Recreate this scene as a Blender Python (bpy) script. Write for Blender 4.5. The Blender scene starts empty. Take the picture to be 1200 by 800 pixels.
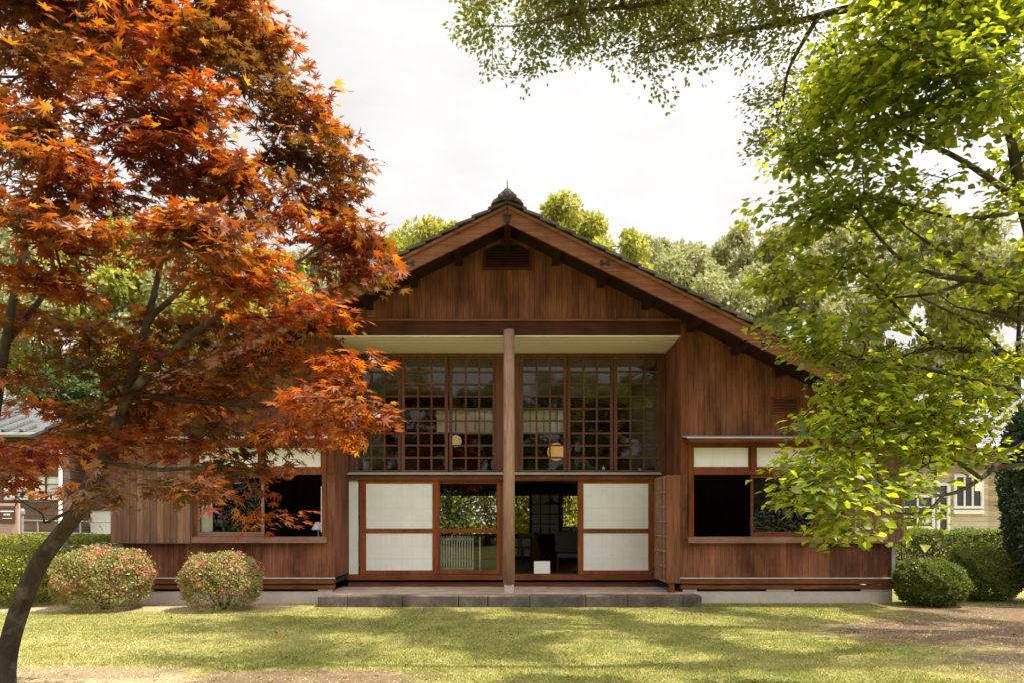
import bpy, math, random
import numpy as np
from mathutils import Vector, Matrix
R = math.radians
random.seed(7); rng = np.random.default_rng(11)
sc = bpy.context.scene
col = sc.collection

# ------------------------------------------------------------------ camera
F, VX, VY, EYE = 870.0, 594.5, 608.0, 1.5
cam_d = bpy.data.cameras.new("camera"); cam = bpy.data.objects.new("camera", cam_d); col.objects.link(cam)
cam.location = (0, 0, EYE); cam.rotation_euler = (R(90), 0, 0)
cam_d.sensor_width = 36; cam_d.lens = F / 1200 * 36
cam_d.shift_x = (600 - VX) / 1200; cam_d.shift_y = (VY - 400) / 1200
cam_d.clip_end = 1500; cam_d.clip_start = 0.05
sc.camera = cam

# ------------------------------------------------------------------ world, sun, exposure
SUN_EL, SUN_AZ = 63.0, 103.0           # azimuth clockwise from +Y
sun_dir = Vector((math.sin(R(SUN_AZ)) * math.cos(R(SUN_EL)), math.cos(R(SUN_AZ)) * math.cos(R(SUN_EL)), math.sin(R(SUN_EL))))
w = bpy.data.worlds.new("World"); sc.world = w; w.use_nodes = True
nt = w.node_tree; nt.nodes.clear()
def wn(t, **k):
    n = nt.nodes.new(t)
    for a, b in k.items(): setattr(n, a, b)
    return n
out = wn("ShaderNodeOutputWorld"); bg = wn("ShaderNodeBackground"); bg.inputs[1].default_value = 0.1
sky = wn("ShaderNodeTexSky", sky_type='NISHITA', sun_disc=False, sun_elevation=R(SUN_EL), sun_rotation=R(SUN_AZ), air_density=1.0, dust_density=2.0)
tc = wn("ShaderNodeTexCoord")
n1 = wn("ShaderNodeTexNoise"); n1.inputs["Scale"].default_value = 2.6; n1.inputs["Detail"].default_value = 6; n1.inputs["Roughness"].default_value = 0.55
mp = wn("ShaderNodeMapping"); mp.inputs["Scale"].default_value = (1, 1, 2.2); mp.inputs["Location"].default_value = (3.1, 0.4, 1.7)
cov = wn("ShaderNodeMapRange"); cov.inputs["From Min"].default_value = 0.16; cov.inputs["From Max"].default_value = 0.32
shd = wn("ShaderNodeMapRange"); shd.inputs["From Min"].default_value = 0.3; shd.inputs["From Max"].default_value = 0.7
shd.inputs["To Min"].default_value = 6.7; shd.inputs["To Max"].default_value = 4.9
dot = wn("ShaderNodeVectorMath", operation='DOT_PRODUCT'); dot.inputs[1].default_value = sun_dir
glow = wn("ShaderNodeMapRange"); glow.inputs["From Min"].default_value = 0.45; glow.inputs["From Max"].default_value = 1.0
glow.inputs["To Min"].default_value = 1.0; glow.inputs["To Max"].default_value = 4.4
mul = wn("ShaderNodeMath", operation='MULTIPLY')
cc = wn("ShaderNodeVectorMath", operation='SCALE'); cc.inputs[0].default_value = (1.0, 0.985, 0.965)
mx = wn("ShaderNodeMix", data_type='RGBA')
L = nt.links.new
L(tc.outputs["Generated"], mp.inputs[0]); L(mp.outputs[0], n1.inputs["Vector"])
L(n1.outputs[0], cov.inputs[0]); L(n1.outputs[0], shd.inputs[0])
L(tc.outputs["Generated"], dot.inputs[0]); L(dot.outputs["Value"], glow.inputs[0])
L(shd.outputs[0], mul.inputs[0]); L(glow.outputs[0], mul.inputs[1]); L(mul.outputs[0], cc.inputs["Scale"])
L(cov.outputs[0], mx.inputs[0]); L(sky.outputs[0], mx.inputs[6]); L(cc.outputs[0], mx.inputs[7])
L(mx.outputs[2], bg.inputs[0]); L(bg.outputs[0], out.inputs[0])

sl = bpy.data.lights.new("sun", 'SUN'); sl.energy = 4.8; sl.angle = R(0.55); sl.color = (1.0, 0.93, 0.80)
so = bpy.data.objects.new("sun", sl); col.objects.link(so)
so.rotation_euler = (-sun_dir).to_track_quat('-Z', 'Y').to_euler(); so.location = (6, -4, 30)

sc.view_settings.view_transform = 'Standard'; sc.view_settings.look = 'None'
sc.view_settings.exposure = 0.78; sc.view_settings.gamma = 1.0; sc.view_settings.use_curve_mapping = False
sc.render.engine = 'CYCLES'
sc.cycles.use_denoising = True
sc.cycles.max_bounces = 8; sc.cycles.diffuse_bounces = 4; sc.cycles.glossy_bounces = 3
sc.cycles.transmission_bounces = 4; sc.cycles.transparent_max_bounces = 12
sc.cycles.sample_clamp_indirect = 6

# ------------------------------------------------------------------ helpers
def P(px, py, Y):
    """the place at distance Y that stands at this spot of the photograph"""
    return np.array(((px - VX) / F * Y, Y, EYE + (VY - py) / F * Y))

def empty(name, loc=(0, 0, 0)):
    o = bpy.data.objects.new(name, None); col.objects.link(o); o.location = loc; o.empty_display_size = 0.2
    return o
def tag(o, label=None, cat=None, group=None, kind=None):
    if label: o["label"] = label
    if cat: o["category"] = cat
    if group: o["group"] = group
    if kind: o["kind"] = kind
    return o
def origin(o):
    p = Vector(o.location)
    if o.parent: p = p + origin(o.parent)
    return p
def link_mesh(name, me, mat, parent=None, bevel=0, smooth=False):
    o = bpy.data.objects.new(name, me); col.objects.link(o)
    if mat: me.materials.append(mat)
    if parent is not None:
        off = origin(parent)
        if off.length > 0: me.transform(Matrix.Translation(-off))
        o.parent = parent
    if bevel:
        b = o.modifiers.new("bevel", 'BEVEL'); b.width = bevel; b.segments = 2; b.limit_method = 'ANGLE'; b.angle_limit = R(40)
    if smooth:
        me.polygons.foreach_set("use_smooth", np.ones(len(me.polygons), bool))
    return o

class MB:
    """collects shapes and links them as one mesh"""
    def __init__(s): s.v, s.f = [], []
    def add(s, vs, fs):
        n = len(s.v); s.v += [tuple(map(float, v)) for v in vs]; s.f += [tuple(i + n for i in f) for f in fs]; return s
    def box(s, x0, x1, y0, y1, z0, z1):
        if x0 > x1: x0, x1 = x1, x0
        return s.add([(x0,y0,z0),(x1,y0,z0),(x1,y1,z0),(x0,y1,z0),(x0,y0,z1),(x1,y0,z1),(x1,y1,z1),(x0,y1,z1)],
                     [(0,3,2,1),(4,5,6,7),(0,1,5,4),(1,2,6,5),(2,3,7,6),(3,0,4,7)])
    def prism(s, pts, y0, y1):                      # polygon in XZ, pushed along Y
        a = sum(pts[i][0]*pts[(i+1)%len(pts)][1]-pts[(i+1)%len(pts)][0]*pts[i][1] for i in range(len(pts)))
        if a < 0: pts = pts[::-1]
        n = len(pts)
        vs = [(x,y0,z) for x,z in pts] + [(x,y1,z) for x,z in pts]
        fs = [tuple(range(n)), tuple(range(2*n-1, n-1, -1))] + [((i+1)%n, i, n+i, n+(i+1)%n) for i in range(n)]
        return s.add(vs, fs)
    def prism_x(s, pts, x0, x1):                    # polygon in YZ, pushed along X
        n = len(pts)
        vs = [(x0,y,z) for y,z in pts] + [(x1,y,z) for y,z in pts]
        fs = [tuple(range(n)), tuple(range(2*n-1, n-1, -1))] + [((i+1)%n, i, n+i, n+(i+1)%n) for i in range(n)]
        return s.add(vs, fs)
    def tube(s, a, b, r0, r1=None, n=10):
        a, b = Vector(a), Vector(b); r1 = r0 if r1 is None else r1
        d = (b-a).normalized(); u = d.orthogonal().normalized(); v = d.cross(u)
        vs = [a + r0*(math.cos(t)*u+math.sin(t)*v) for t in [2*math.pi*i/n for i in range(n)]] + \
             [b + r1*(math.cos(t)*u+math.sin(t)*v) for t in [2*math.pi*i/n for i in range(n)]]
        return s.add(vs, [tuple(range(n-1,-1,-1)), tuple(range(n,2*n))] + [(i,(i+1)%n,n+(i+1)%n,n+i) for i in range(n)])
    def lathe(s, c, prof, n=20):                    # profile of (r, z), turned about the vertical
        vs, fs = [], []
        for r, z in prof:
            for i in range(n):
                t = 2*math.pi*i/n; vs.append((c[0]+r*math.cos(t), c[1]+r*math.sin(t), c[2]+z))
        for k in range(len(prof)-1):
            for i in range(n):
                j = (i+1)%n; fs.append((k*n+i, k*n+j, (k+1)*n+j, (k+1)*n+i))
        return s.add(vs, fs)
    def build(s, name, mat, parent=None, bevel=0, smooth=False):
        me = bpy.data.meshes.new(name); me.from_pydata(s.v, [], s.f); me.update()
        return link_mesh(name, me, mat, parent, bevel, smooth)

def np_mesh(name, V, T, mat, parent=None, tone=None, smooth=False):
    """mesh from numpy arrays: V (n,3), T (m,k)"""
    me = bpy.data.meshes.new(name); m, k = T.shape
    me.vertices.add(len(V)); me.vertices.foreach_set("co", V.astype(np.float32).ravel())
    me.loops.add(m*k); me.loops.foreach_set("vertex_index", T.astype(np.int32).ravel())
    me.polygons.add(m); me.polygons.foreach_set("loop_start", np.arange(0, m*k, k, dtype=np.int32))
    if tone is not None:
        a = me.attributes.new("tone", 'FLOAT', 'FACE'); a.data.foreach_set("value", tone.astype(np.float32))
    me.update(calc_edges=True)
    return link_mesh(name, me, mat, parent, 0, smooth)

def copy_tree(o, parent=None):
    c = o.copy(); col.objects.link(c)
    if parent is not None: c.parent = parent
    for ch in [k for k in bpy.data.objects if k.parent == o]: copy_tree(ch, c)
    return c

# ------------------------------------------------------------------ materials
class Mat:
    def __init__(s, name):
        s.m = bpy.data.materials.new(name); s.m.use_nodes = True; s.t = s.m.node_tree; s.t.nodes.clear()
        s.o = s.n("ShaderNodeOutputMaterial")
    def n(s, t, **k):
        x = s.t.nodes.new(t)
        for a, b in k.items(): setattr(x, a, b)
        return x
    def l(s, a, b): s.t.links.new(a, b)
    def inp(s, sock, val):
        if hasattr(val, "is_output"): s.l(val, sock)
        else: sock.default_value = val
    def math(s, op, a, b=0.0, c=0.0, clamp=False):
        x = s.n("ShaderNodeMath", operation=op, use_clamp=clamp); s.inp(x.inputs[0], a); s.inp(x.inputs[1], b)
        if op in ('MULTIPLY_ADD', 'SMOOTH_MIN'): s.inp(x.inputs[2], c)
        return x.outputs[0]
    def mix(s, f, a, b, blend='MIX'):
        x = s.n("ShaderNodeMix", data_type='RGBA', blend_type=blend); s.inp(x.inputs[0], f)
        for i, v in ((6, a), (7, b)):
            if not hasattr(v, "is_output") and len(v) == 3: v = (*v, 1)
            s.inp(x.inputs[i], v)
        return x.outputs[2]
    def ramp(s, f, stops, interp='LINEAR'):
        x = s.n("ShaderNodeValToRGB"); s.inp(x.inputs[0], f); x.color_ramp.interpolation = interp
        e = x.color_ramp.elements
        while len(e) < len(stops): e.new(0.5)
        for i, (p, c) in enumerate(stops): e[i].position = p; e[i].color = (*c, 1)
        return x.outputs[0]
    def maprange(s, v, a, b, c=0.0, d=1.0, smooth=False):
        x = s.n("ShaderNodeMapRange"); s.inp(x.inputs[0], v)
        if smooth: x.interpolation_type = 'SMOOTHSTEP'
        for i, k in ((1, a), (2, b), (3, c), (4, d)): x.inputs[i].default_value = k
        return x.outputs[0]
    def coord(s, which="Object", scale=(1, 1, 1)):
        t = s.n("ShaderNodeTexCoord").outputs[which]
        mpn = s.n("ShaderNodeMapping"); s.l(t, mpn.inputs[0]); mpn.inputs["Scale"].default_value = scale
        return mpn.outputs[0]
    def noise(s, vec, scale=5, detail=4, rough=0.55, dist=0.0, dim='3D'):
        x = s.n("ShaderNodeTexNoise", noise_dimensions=dim); s.l(vec, x.inputs["Vector"])
        x.inputs["Scale"].default_value = scale; x.inputs["Detail"].default_value = detail; x.inputs["Roughness"].default_value = rough
        x.inputs["Distortion"].default_value = dist
        return x.outputs[0]
    def bump(s, h, strength=0.3, dist=0.02):
        x = s.n("ShaderNodeBump"); s.inp(x.inputs["Height"], h); x.inputs["Strength"].default_value = strength; x.inputs["Distance"].default_value = dist
        return x.outputs[0]
    def pbr(s, colr, rough=0.7, normal=None, spec=0.4, **k):
        b = s.n("ShaderNodeBsdfPrincipled")
        if not hasattr(colr, "is_output") and len(colr) == 3: colr = (*colr, 1)
        s.inp(b.inputs["Base Color"], colr); s.inp(b.inputs["Roughness"], rough); s.inp(b.inputs["Specular IOR Level"], spec)
        if normal is not None: s.l(normal, b.inputs["Normal"])
        for a, v in k.items(): s.inp(b.inputs[a], v)
        s.l(b.outputs[0], s.o.inputs[0]); return s.m

def wood(name, dark, mid, light, boards=0.0, vertical=True, rough=0.72, grain=1.0, weather=0.35, tint=(.72, 1.2)):
    """oiled or weathered timber; boards > 0 lays planks of that width with grooves between them"""
    m = Mat(name)
    co = m.n("ShaderNodeTexCoord").outputs["Object"]
    sep = m.n("ShaderNodeSeparateXYZ"); m.l(co, sep.inputs[0])
    u = m.math('ADD', sep.outputs[0], sep.outputs[1])        # along the face, whichever way the wall turns
    vz = sep.outputs[2]
    across, along = (u, vz) if vertical else (vz, u)
    comb = m.n("ShaderNodeCombineXYZ")
    m.l(across, comb.inputs[0]); m.l(along, comb.inputs[1])
    if boards > 0:
        q = m.math('DIVIDE', across, boards)
        idx = m.math('FLOOR', q); fr = m.math('FRACT', q)
        wnz = m.n("ShaderNodeTexWhiteNoise", noise_dimensions='1D'); m.l(idx, wnz.inputs["W"])
        m.l(m.math('MULTIPLY', wnz.outputs[0], 37.0), comb.inputs[2])
        edge = m.math('ABSOLUTE', m.math('SUBTRACT', fr, 0.5))
        groove = m.maprange(edge, 0.462, 0.497, 1.0, 0.0)
    else:
        m.l(m.math('MULTIPLY', m.n("ShaderNodeObjectInfo").outputs["Random"], 50.0), comb.inputs[2])
    mpn = m.n("ShaderNodeMapping"); m.l(comb.outputs[0], mpn.inputs[0]); mpn.inputs["Scale"].default_value = (28, 1.1, 1)
    g1 = m.noise(mpn.outputs[0], 1.6, 6, 0.62, 0.6)
    mp2 = m.n("ShaderNodeMapping"); m.l(comb.outputs[0], mp2.inputs[0]); mp2.inputs["Scale"].default_value = (110, 3.0, 1)
    g2 = m.noise(mp2.outputs[0], 1.0, 3, 0.6)
    g = m.math('MULTIPLY_ADD', g2, 0.35, m.math('MULTIPLY', g1, 0.65))
    g = m.maprange(g, 0.33, 0.68)
    c = m.ramp(g, [(0.0, dark), (0.5, mid), (1.0, light)])
    mp3 = m.n("ShaderNodeMapping"); m.l(co, mp3.inputs[0]); mp3.inputs["Scale"].default_value = (1.5, 1.5, 0.5)
    wz = m.noise(mp3.outputs[0], 1.3, 5, 0.6)
    c = m.mix(m.maprange(wz, 0.46, 0.66, 0.0, weather), c, tuple(0.45*x for x in dark))
    c = m.mix(m.maprange(wz, 0.46, 0.25, 0.0, weather), c, tuple(min(1, 1.12*x) for x in light))
    h = m.math('MULTIPLY', g, 0.25*grain)
    if boards > 0:
        v = m.maprange(wnz.outputs[0], 0, 1, *tint)
        sc_ = m.n("ShaderNodeVectorMath", operation='SCALE'); m.l(c, sc_.inputs[0]); m.l(v, sc_.inputs["Scale"]); c = sc_.outputs[0]
        c = m.mix(groove, tuple(0.22*x for x in dark), c)
        h = m.math('ADD', h, m.math('MULTIPLY', groove, 1.2))
    return m.pbr(c, m.maprange(g, 0, 1, rough+0.08, rough-0.1), m.bump(h, 0.5, 0.006), 0.14)

M = {}
M['siding'] = wood('cedar_boarding', (.092,.034,.017), (.205,.079,.041), (.31,.127,.067), boards=0.098, weather=.8, tint=(.86,1.12))
M['siding_flat'] = wood('horizontal_boarding', (.085,.055,.042), (.13,.085,.063), (.19,.13,.10), boards=0.2, vertical=False)
M['frame'] = wood('oiled_frame_wood', (0.0850,0.0255,0.0102), (0.1785,0.0561,0.0204), (0.2635,0.0892,0.0340))
M['frame_h'] = wood('oiled_rail_wood', (0.0850,0.0255,0.0102), (0.1700,0.0561,0.0221), (0.2550,0.0935,0.0382), vertical=False)
M['door'] = wood('reddish_door_wood', (0.1275,0.0340,0.0110), (0.2465,0.0706,0.0213), (0.3400,0.1062,0.0357))
M['lattice'] = wood('lattice_wood', (.08,.034,.023), (.155,.067,.046), (.23,.105,.072))
M['beam'] = wood('dark_beam_wood', (0.0338,0.0120,0.0075), (0.0750,0.0255,0.0150), (0.1200,0.0413,0.0240), vertical=False)
M['barge'] = wood('gable_board_wood', (.105,.040,.021), (.215,.086,.045), (.33,.148,.084), vertical=False)
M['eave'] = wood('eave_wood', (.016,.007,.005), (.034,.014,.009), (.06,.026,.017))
M['case'] = wood('shutter_case_wood', (0.1040,0.0400,0.0192), (0.2080,0.0840,0.0400), (0.2960,0.1320,0.0680))
M['column'] = wood('weathered_column_wood', (.24,.135,.09), (.40,.245,.17), (.52,.34,.25))
M['greywood'] = wood('weathered_board_wood', (0.1120,0.0560,0.0352), (0.2160,0.1160,0.0760), (0.2960,0.1760,0.1240), boards=.12, weather=.3)
M['sill'] = wood('weathered_sill_wood', (0.1360,0.0680,0.0467), (0.2465,0.1318,0.0935), (0.3230,0.1870,0.1403), vertical=False)
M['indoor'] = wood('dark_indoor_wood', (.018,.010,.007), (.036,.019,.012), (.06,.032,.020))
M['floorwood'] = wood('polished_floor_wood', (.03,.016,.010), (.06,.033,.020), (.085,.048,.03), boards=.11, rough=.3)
M['chairwood'] = wood('chair_wood', (.07,.03,.012), (.14,.065,.028), (.2,.1,.045))

def mat_plain(name, c, rough=.6, nscale=6, var=.12, bump=.15, spec=.4, metallic=0.0):
    m = Mat(name); v = m.coord(); n = m.noise(v, nscale, 5, .6); n2 = m.noise(v, nscale*9, 3, .6)
    k = m.math('MULTIPLY_ADD', n2, .4, m.math('MULTIPLY', n, .6))
    cc_ = m.ramp(m.maprange(k, .3, .7), [(0, tuple(x*(1-var) for x in c)), (1, tuple(min(1, x*(1+var)) for x in c))])
    return m.pbr(cc_, rough, m.bump(n2, bump, .004), spec, Metallic=metallic)
M['plaster'] = mat_plain('cream_plaster', (.80,.74,.69), .85, 2, .05)
M['white'] = mat_plain('white_paint', (.80,.79,.76), .5, 3, .04)
def mat_panel():
    m = Mat('white_screen_panel'); co = m.n("ShaderNodeTexCoord").outputs["Object"]; sep = m.n("ShaderNodeSeparateXYZ"); m.l(co, sep.inputs[0])
    def line(v, pitch, w_):
        f = m.math('ABSOLUTE', m.math('SUBTRACT', m.math('FRACT', m.math('DIVIDE', v, pitch)), .5)); return m.maprange(f, .5-w_, .5-w_*.3, 0, 1)
    g = m.math('MAXIMUM', line(sep.outputs[0], .205, .09), line(sep.outputs[2], .245, .075))       # the lattice behind the frosted sheet
    n = m.noise(co, 2.2, 4, .6); n2 = m.noise(m.coord(scale=(1,1,.3)), 9, 4, .6)
    c = m.mix(m.maprange(n, .35, .7), (.86,.865,.86), (.79,.795,.785)); c = m.mix(m.math('MULTIPLY', g, .3), c, (.71,.715,.70))
    c = m.mix(m.maprange(n2, .58, .78, 0, .35), c, (.70,.68,.62))
    return m.pbr(c, .25, m.bump(n, .05, .01), .5)
M['panel'] = mat_panel()
M['shade_cloth'] = mat_plain('grey_upholstery', (.13,.11,.10), .9, 30, .15)
M['concrete'] = mat_plain('pale_concrete', (.50,.44,.39), .9, 3, .16, .5)
M['copper'] = mat_plain('pale_green_sheet_metal', (.46,.52,.48), .45, 5, .12, .1, .5)
M['iron'] = mat_plain('black_iron', (.012,.011,.011), .45, 9, .3, .2)
M['rail'] = mat_plain('grey_metal', (.24,.235,.22), .45, 9, .1, .1, .5)
M['signface'] = mat_plain('brown_sign_plate', (.11,.045,.035), .4, 9, .08)
M['signbody'] = mat_plain('rosy_sign_board', (.50,.33,.26), .7, 6, .08)
M['cream'] = wood('cream_weatherboard', (.44,.37,.25), (.56,.47,.34), (.62,.54,.40), boards=.16, vertical=False, weather=.1, grain=.2)
def mat_paper():
    m = Mat('translucent_window_paper'); d = m.n("ShaderNodeBsdfDiffuse"); d.inputs[0].default_value = (.7,.68,.6,1)
    t = m.n("ShaderNodeBsdfTranslucent"); t.inputs[0].default_value = (.93,.88,.84,1); x = m.n("ShaderNodeMixShader"); x.inputs[0].default_value = .6
    m.l(d.outputs[0], x.inputs[1]); m.l(t.outputs[0], x.inputs[2]); m.l(x.outputs[0], m.o.inputs[0]); return m.m
M['paper'] = mat_paper()
M['shoji'] = mat_plain('white_paper_screen', (.62,.60,.54), .9, 3, .04, .02)

def mat_tile(name, a, b, pitch=.26):
    m = Mat(name); v = m.coord(); n = m.noise(v, 3, 6, .65); n2 = m.noise(v, 30, 3, .6)
    wv = m.n("ShaderNodeTexWave", wave_type='BANDS', bands_direction='Y'); m.l(v, wv.inputs[0]); wv.inputs["Scale"].default_value = 1/pitch*.314*2
    c = m.ramp(m.maprange(n, .3, .7), [(0, a), (1, b)])
    h = m.math('ADD', m.math('MULTIPLY', wv.outputs[1], .8), m.math('MULTIPLY', n2, .3))
    return m.pbr(c, .55, m.bump(h, .6, .03), .4)
M['tile'] = mat_tile('dark_roof_tile', (.048,.036,.032), (.105,.083,.075))
M['paletile'] = mat_tile('pale_roof_tile', (.06,.06,.063), (.12,.12,.12))

def mat_stone():
    m = Mat('paving_stone'); v = m.coord(); n = m.noise(v, 2.2, 7, .68); n2 = m.noise(v, 45, 3, .65)
    c = m.ramp(m.maprange(n, .28, .72), [(0, (.30,.215,.17)), (.5, (.50,.375,.30)), (1, (.64,.51,.42))])
    c = m.mix(m.maprange(n2, .5, .75, 0, .5), c, (.14,.105,.09))
    return m.pbr(c, .85, m.bump(m.math('ADD', n2, n), .5, .008), .3)
M['stone'] = mat_stone()
def mat_kerb():
    m = Mat('dark_edge_stone'); v = m.coord(); n = m.noise(v, 3, 7, .7); n2 = m.noise(v, 60, 3, .65)
    c = m.ramp(m.maprange(n, .28, .72), [(0, (.045,.034,.028)), (.5,(.10,.078,.066)), (1, (.20,.16,.135))])
    return m.pbr(c, .85, m.bump(m.math('ADD', n2, n), .7, .012), .3)
M['kerb'] = mat_kerb()

def mat_glass(name='window_glass', tint=(.93,.95,.93), wob=.02, ior=1.52):
    m = Mat(name); v = m.coord(); n = m.noise(v, 2.6, 2, .5)
    nb = m.bump(n, wob*5, .01)
    tr = m.n("ShaderNodeBsdfTransparent"); tr.inputs[0].default_value = (*tint, 1)
    gl = m.n("ShaderNodeBsdfGlossy"); gl.inputs["Roughness"].default_value = .0; m.l(nb, gl.inputs["Normal"])
    fr = m.n("ShaderNodeFresnel"); fr.inputs[0].default_value = ior; m.l(nb, fr.inputs["Normal"])
    mxs = m.n("ShaderNodeMixShader"); m.l(m.math('MULTIPLY', fr.outputs[0], 1.5, clamp=True), mxs.inputs[0])
    m.l(tr.outputs[0], mxs.inputs[1]); m.l(gl.outputs[0], mxs.inputs[2]); m.l(mxs.outputs[0], m.o.inputs[0])
    return m.m
M['glass'] = mat_glass()

def mat_glow(name, c, strength):
    m = Mat(name); b = m.n("ShaderNodeBsdfPrincipled"); b.inputs["Base Color"].default_value = (*c, 1)
    b.inputs["Emission Color"].default_value = (*c, 1); b.inputs["Emission Strength"].default_value = strength
    m.l(b.outputs[0], m.o.inputs[0]); return m.m
M['lantern'] = mat_glow('lit_paper_lantern', (.85,.42,.12), .26)
M['lantern_dim'] = mat_glow('dim_paper_lantern', (.75,.5,.22), .22)
M['bulb'] = mat_glow('lit_lamp', (1,.55,.25), 1.5)

def mat_leaf(name, refl, trans, gloss=.06, tr=.45, spatial=None, rough=.45):
    """refl / trans: ramps over the per-leaf tone; spatial: (scale, other refl, other trans) grown in patches"""
    m = Mat(name)
    at = m.n("ShaderNodeAttribute"); at.attribute_name = "tone"
    t = at.outputs["Fac"]
    a = m.ramp(t, refl); b = m.ramp(t, trans)
    if spatial:
        v = m.coord(); n = m.noise(v, spatial[0], 3, .55); f = m.maprange(n, spatial[3], spatial[4], 0, 1)
        a = m.mix(f, a, spatial[1]); b = m.mix(f, b, spatial[2])
    d = m.n("ShaderNodeBsdfDiffuse"); m.l(a, d.inputs[0])
    tl = m.n("ShaderNodeBsdfTranslucent"); m.l(b, tl.inputs[0])
    g = m.n("ShaderNodeBsdfGlossy"); g.inputs["Roughness"].default_value = rough; g.inputs[0].default_value = (.5,.52,.5,1)
    m1 = m.n("ShaderNodeMixShader"); m1.inputs[0].default_value = tr; m.l(d.outputs[0], m1.inputs[1]); m.l(tl.outputs[0], m1.inputs[2])
    m2 = m.n("ShaderNodeMixShader"); m2.inputs[0].default_value = gloss; m.l(m1.outputs[0], m2.inputs[1]); m.l(g.outputs[0], m2.inputs[2])
    m.l(m2.outputs[0], m.o.inputs[0]); return m.m
M['maple'] = mat_leaf('maple_leaves', [(0,(.055,.014,.012)),(.5,(.15,.032,.014)),(1,(.30,.085,.018))],
                      [(0,(.18,.024,.008)),(.42,(.60,.095,.008)),(.72,(.95,.26,.012)),(1,(.97,.48,.04))], .05, .40,
                      (.9, (.065,.034,.014), (.30,.13,.015), .46, .60))
M['green'] = mat_leaf('fresh_green_leaves', [(0,(.034,.054,.008)),(.6,(.080,.115,.015)),(1,(.18,.215,.028))],
                      [(0,(.20,.28,.012)),(.55,(.54,.60,.020)),(1,(.94,.90,.05))], .05, .52)
M['zelkova'] = mat_leaf('small_olive_leaves', [(0,(.055,.068,.014)),(1,(.145,.145,.035))], [(0,(.26,.32,.03)),(1,(.58,.56,.09))], .06, .45)
M['far_yellow'] = mat_leaf('sunny_yellow_green_leaves', [(0,(.19,.20,.025)),(1,(.36,.34,.06))], [(0,(.5,.52,.05)),(1,(.8,.75,.12))], .05, .4)
M['far_olive'] = mat_leaf('grey_olive_leaves', [(0,(.22,.22,.09)),(1,(.44,.42,.20))], [(0,(.38,.40,.14)),(1,(.6,.58,.26))], .06, .38)
M['far_dark'] = mat_leaf('deep_green_leaves', [(0,(.028,.050,.018)),(1,(.065,.10,.03))], [(0,(.1,.18,.03)),(1,(.2,.3,.05))], .06, .3)
M['azalea'] = mat_leaf('azalea_leaves', [(0,(.13,.13,.035)),(.6,(.36,.32,.11)),(1,(.64,.52,.27))], [(0,(.35,.34,.06)),(1,(.7,.58,.18))], .05, .3)
M['boxleaf'] = mat_leaf('clipped_shrub_leaves', [(0,(.055,.075,.012)),(.6,(.14,.165,.025)),(1,(.28,.28,.05))], [(0,(.16,.26,.02)),(1,(.4,.48,.05))], .06, .3)
M['hedge'] = mat_leaf('hedge_leaves', [(0,(.10,.12,.014)),(.6,(.28,.28,.035)),(1,(.52,.46,.09))], [(0,(.16,.24,.02)),(1,(.42,.46,.06))], .05, .3)
M['evergreen'] = mat_leaf('dark_evergreen_leaves', [(0,(.018,.042,.020)),(1,(.045,.085,.036))], [(0,(.06,.12,.03)),(1,(.12,.2,.05))], .09, .25)
M['blossom'] = mat_leaf('pink_blossoms', [(0,(.72,.09,.13)),(.45,(.72,.18,.16)),(.6,(.62,.30,.18)),(1,(.60,.40,.24))], [(0,(.7,.2,.2)),(1,(.8,.4,.3))], .03, .35)
M['grass'] = mat_leaf('lawn_blades', [(0,(.11,.130,.022)),(.55,(.305,.285,.088)),(1,(.68,.57,.30))], [(0,(.24,.36,.03)),(.55,(.4,.48,.06)),(1,(.55,.46,.16))], .04, .3, rough=.6)

M['litter'] = mat_leaf('dry_leaves', [(0,(.10,.055,.03)),(1,(.42,.27,.13))], [(0,(.1,.05,.02)),(1,(.3,.2,.1))], .03, .15)
def mat_bark(name, a, b, c):
    m = Mat(name); v = m.coord(scale=(1, 1, .35)); n = m.noise(v, 9, 7, .68, .6); n2 = m.noise(m.coord(), 3.5, 4, .6)
    k = m.ramp(m.maprange(n, .3, .7), [(0, a), (1, b)])
    k = m.mix(m.maprange(n2, .53, .66, 0, .55), k, c)
    return m.pbr(k, .85, m.bump(n, 1.0, .035), .2)
M['bark'] = mat_bark('grey_brown_bark', (.030,.021,.015), (.085,.062,.046), (.26,.22,.17))
M['bark_dark'] = mat_bark('dark_bark', (.030,.023,.018), (.085,.066,.052), (.12,.10,.08))

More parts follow.
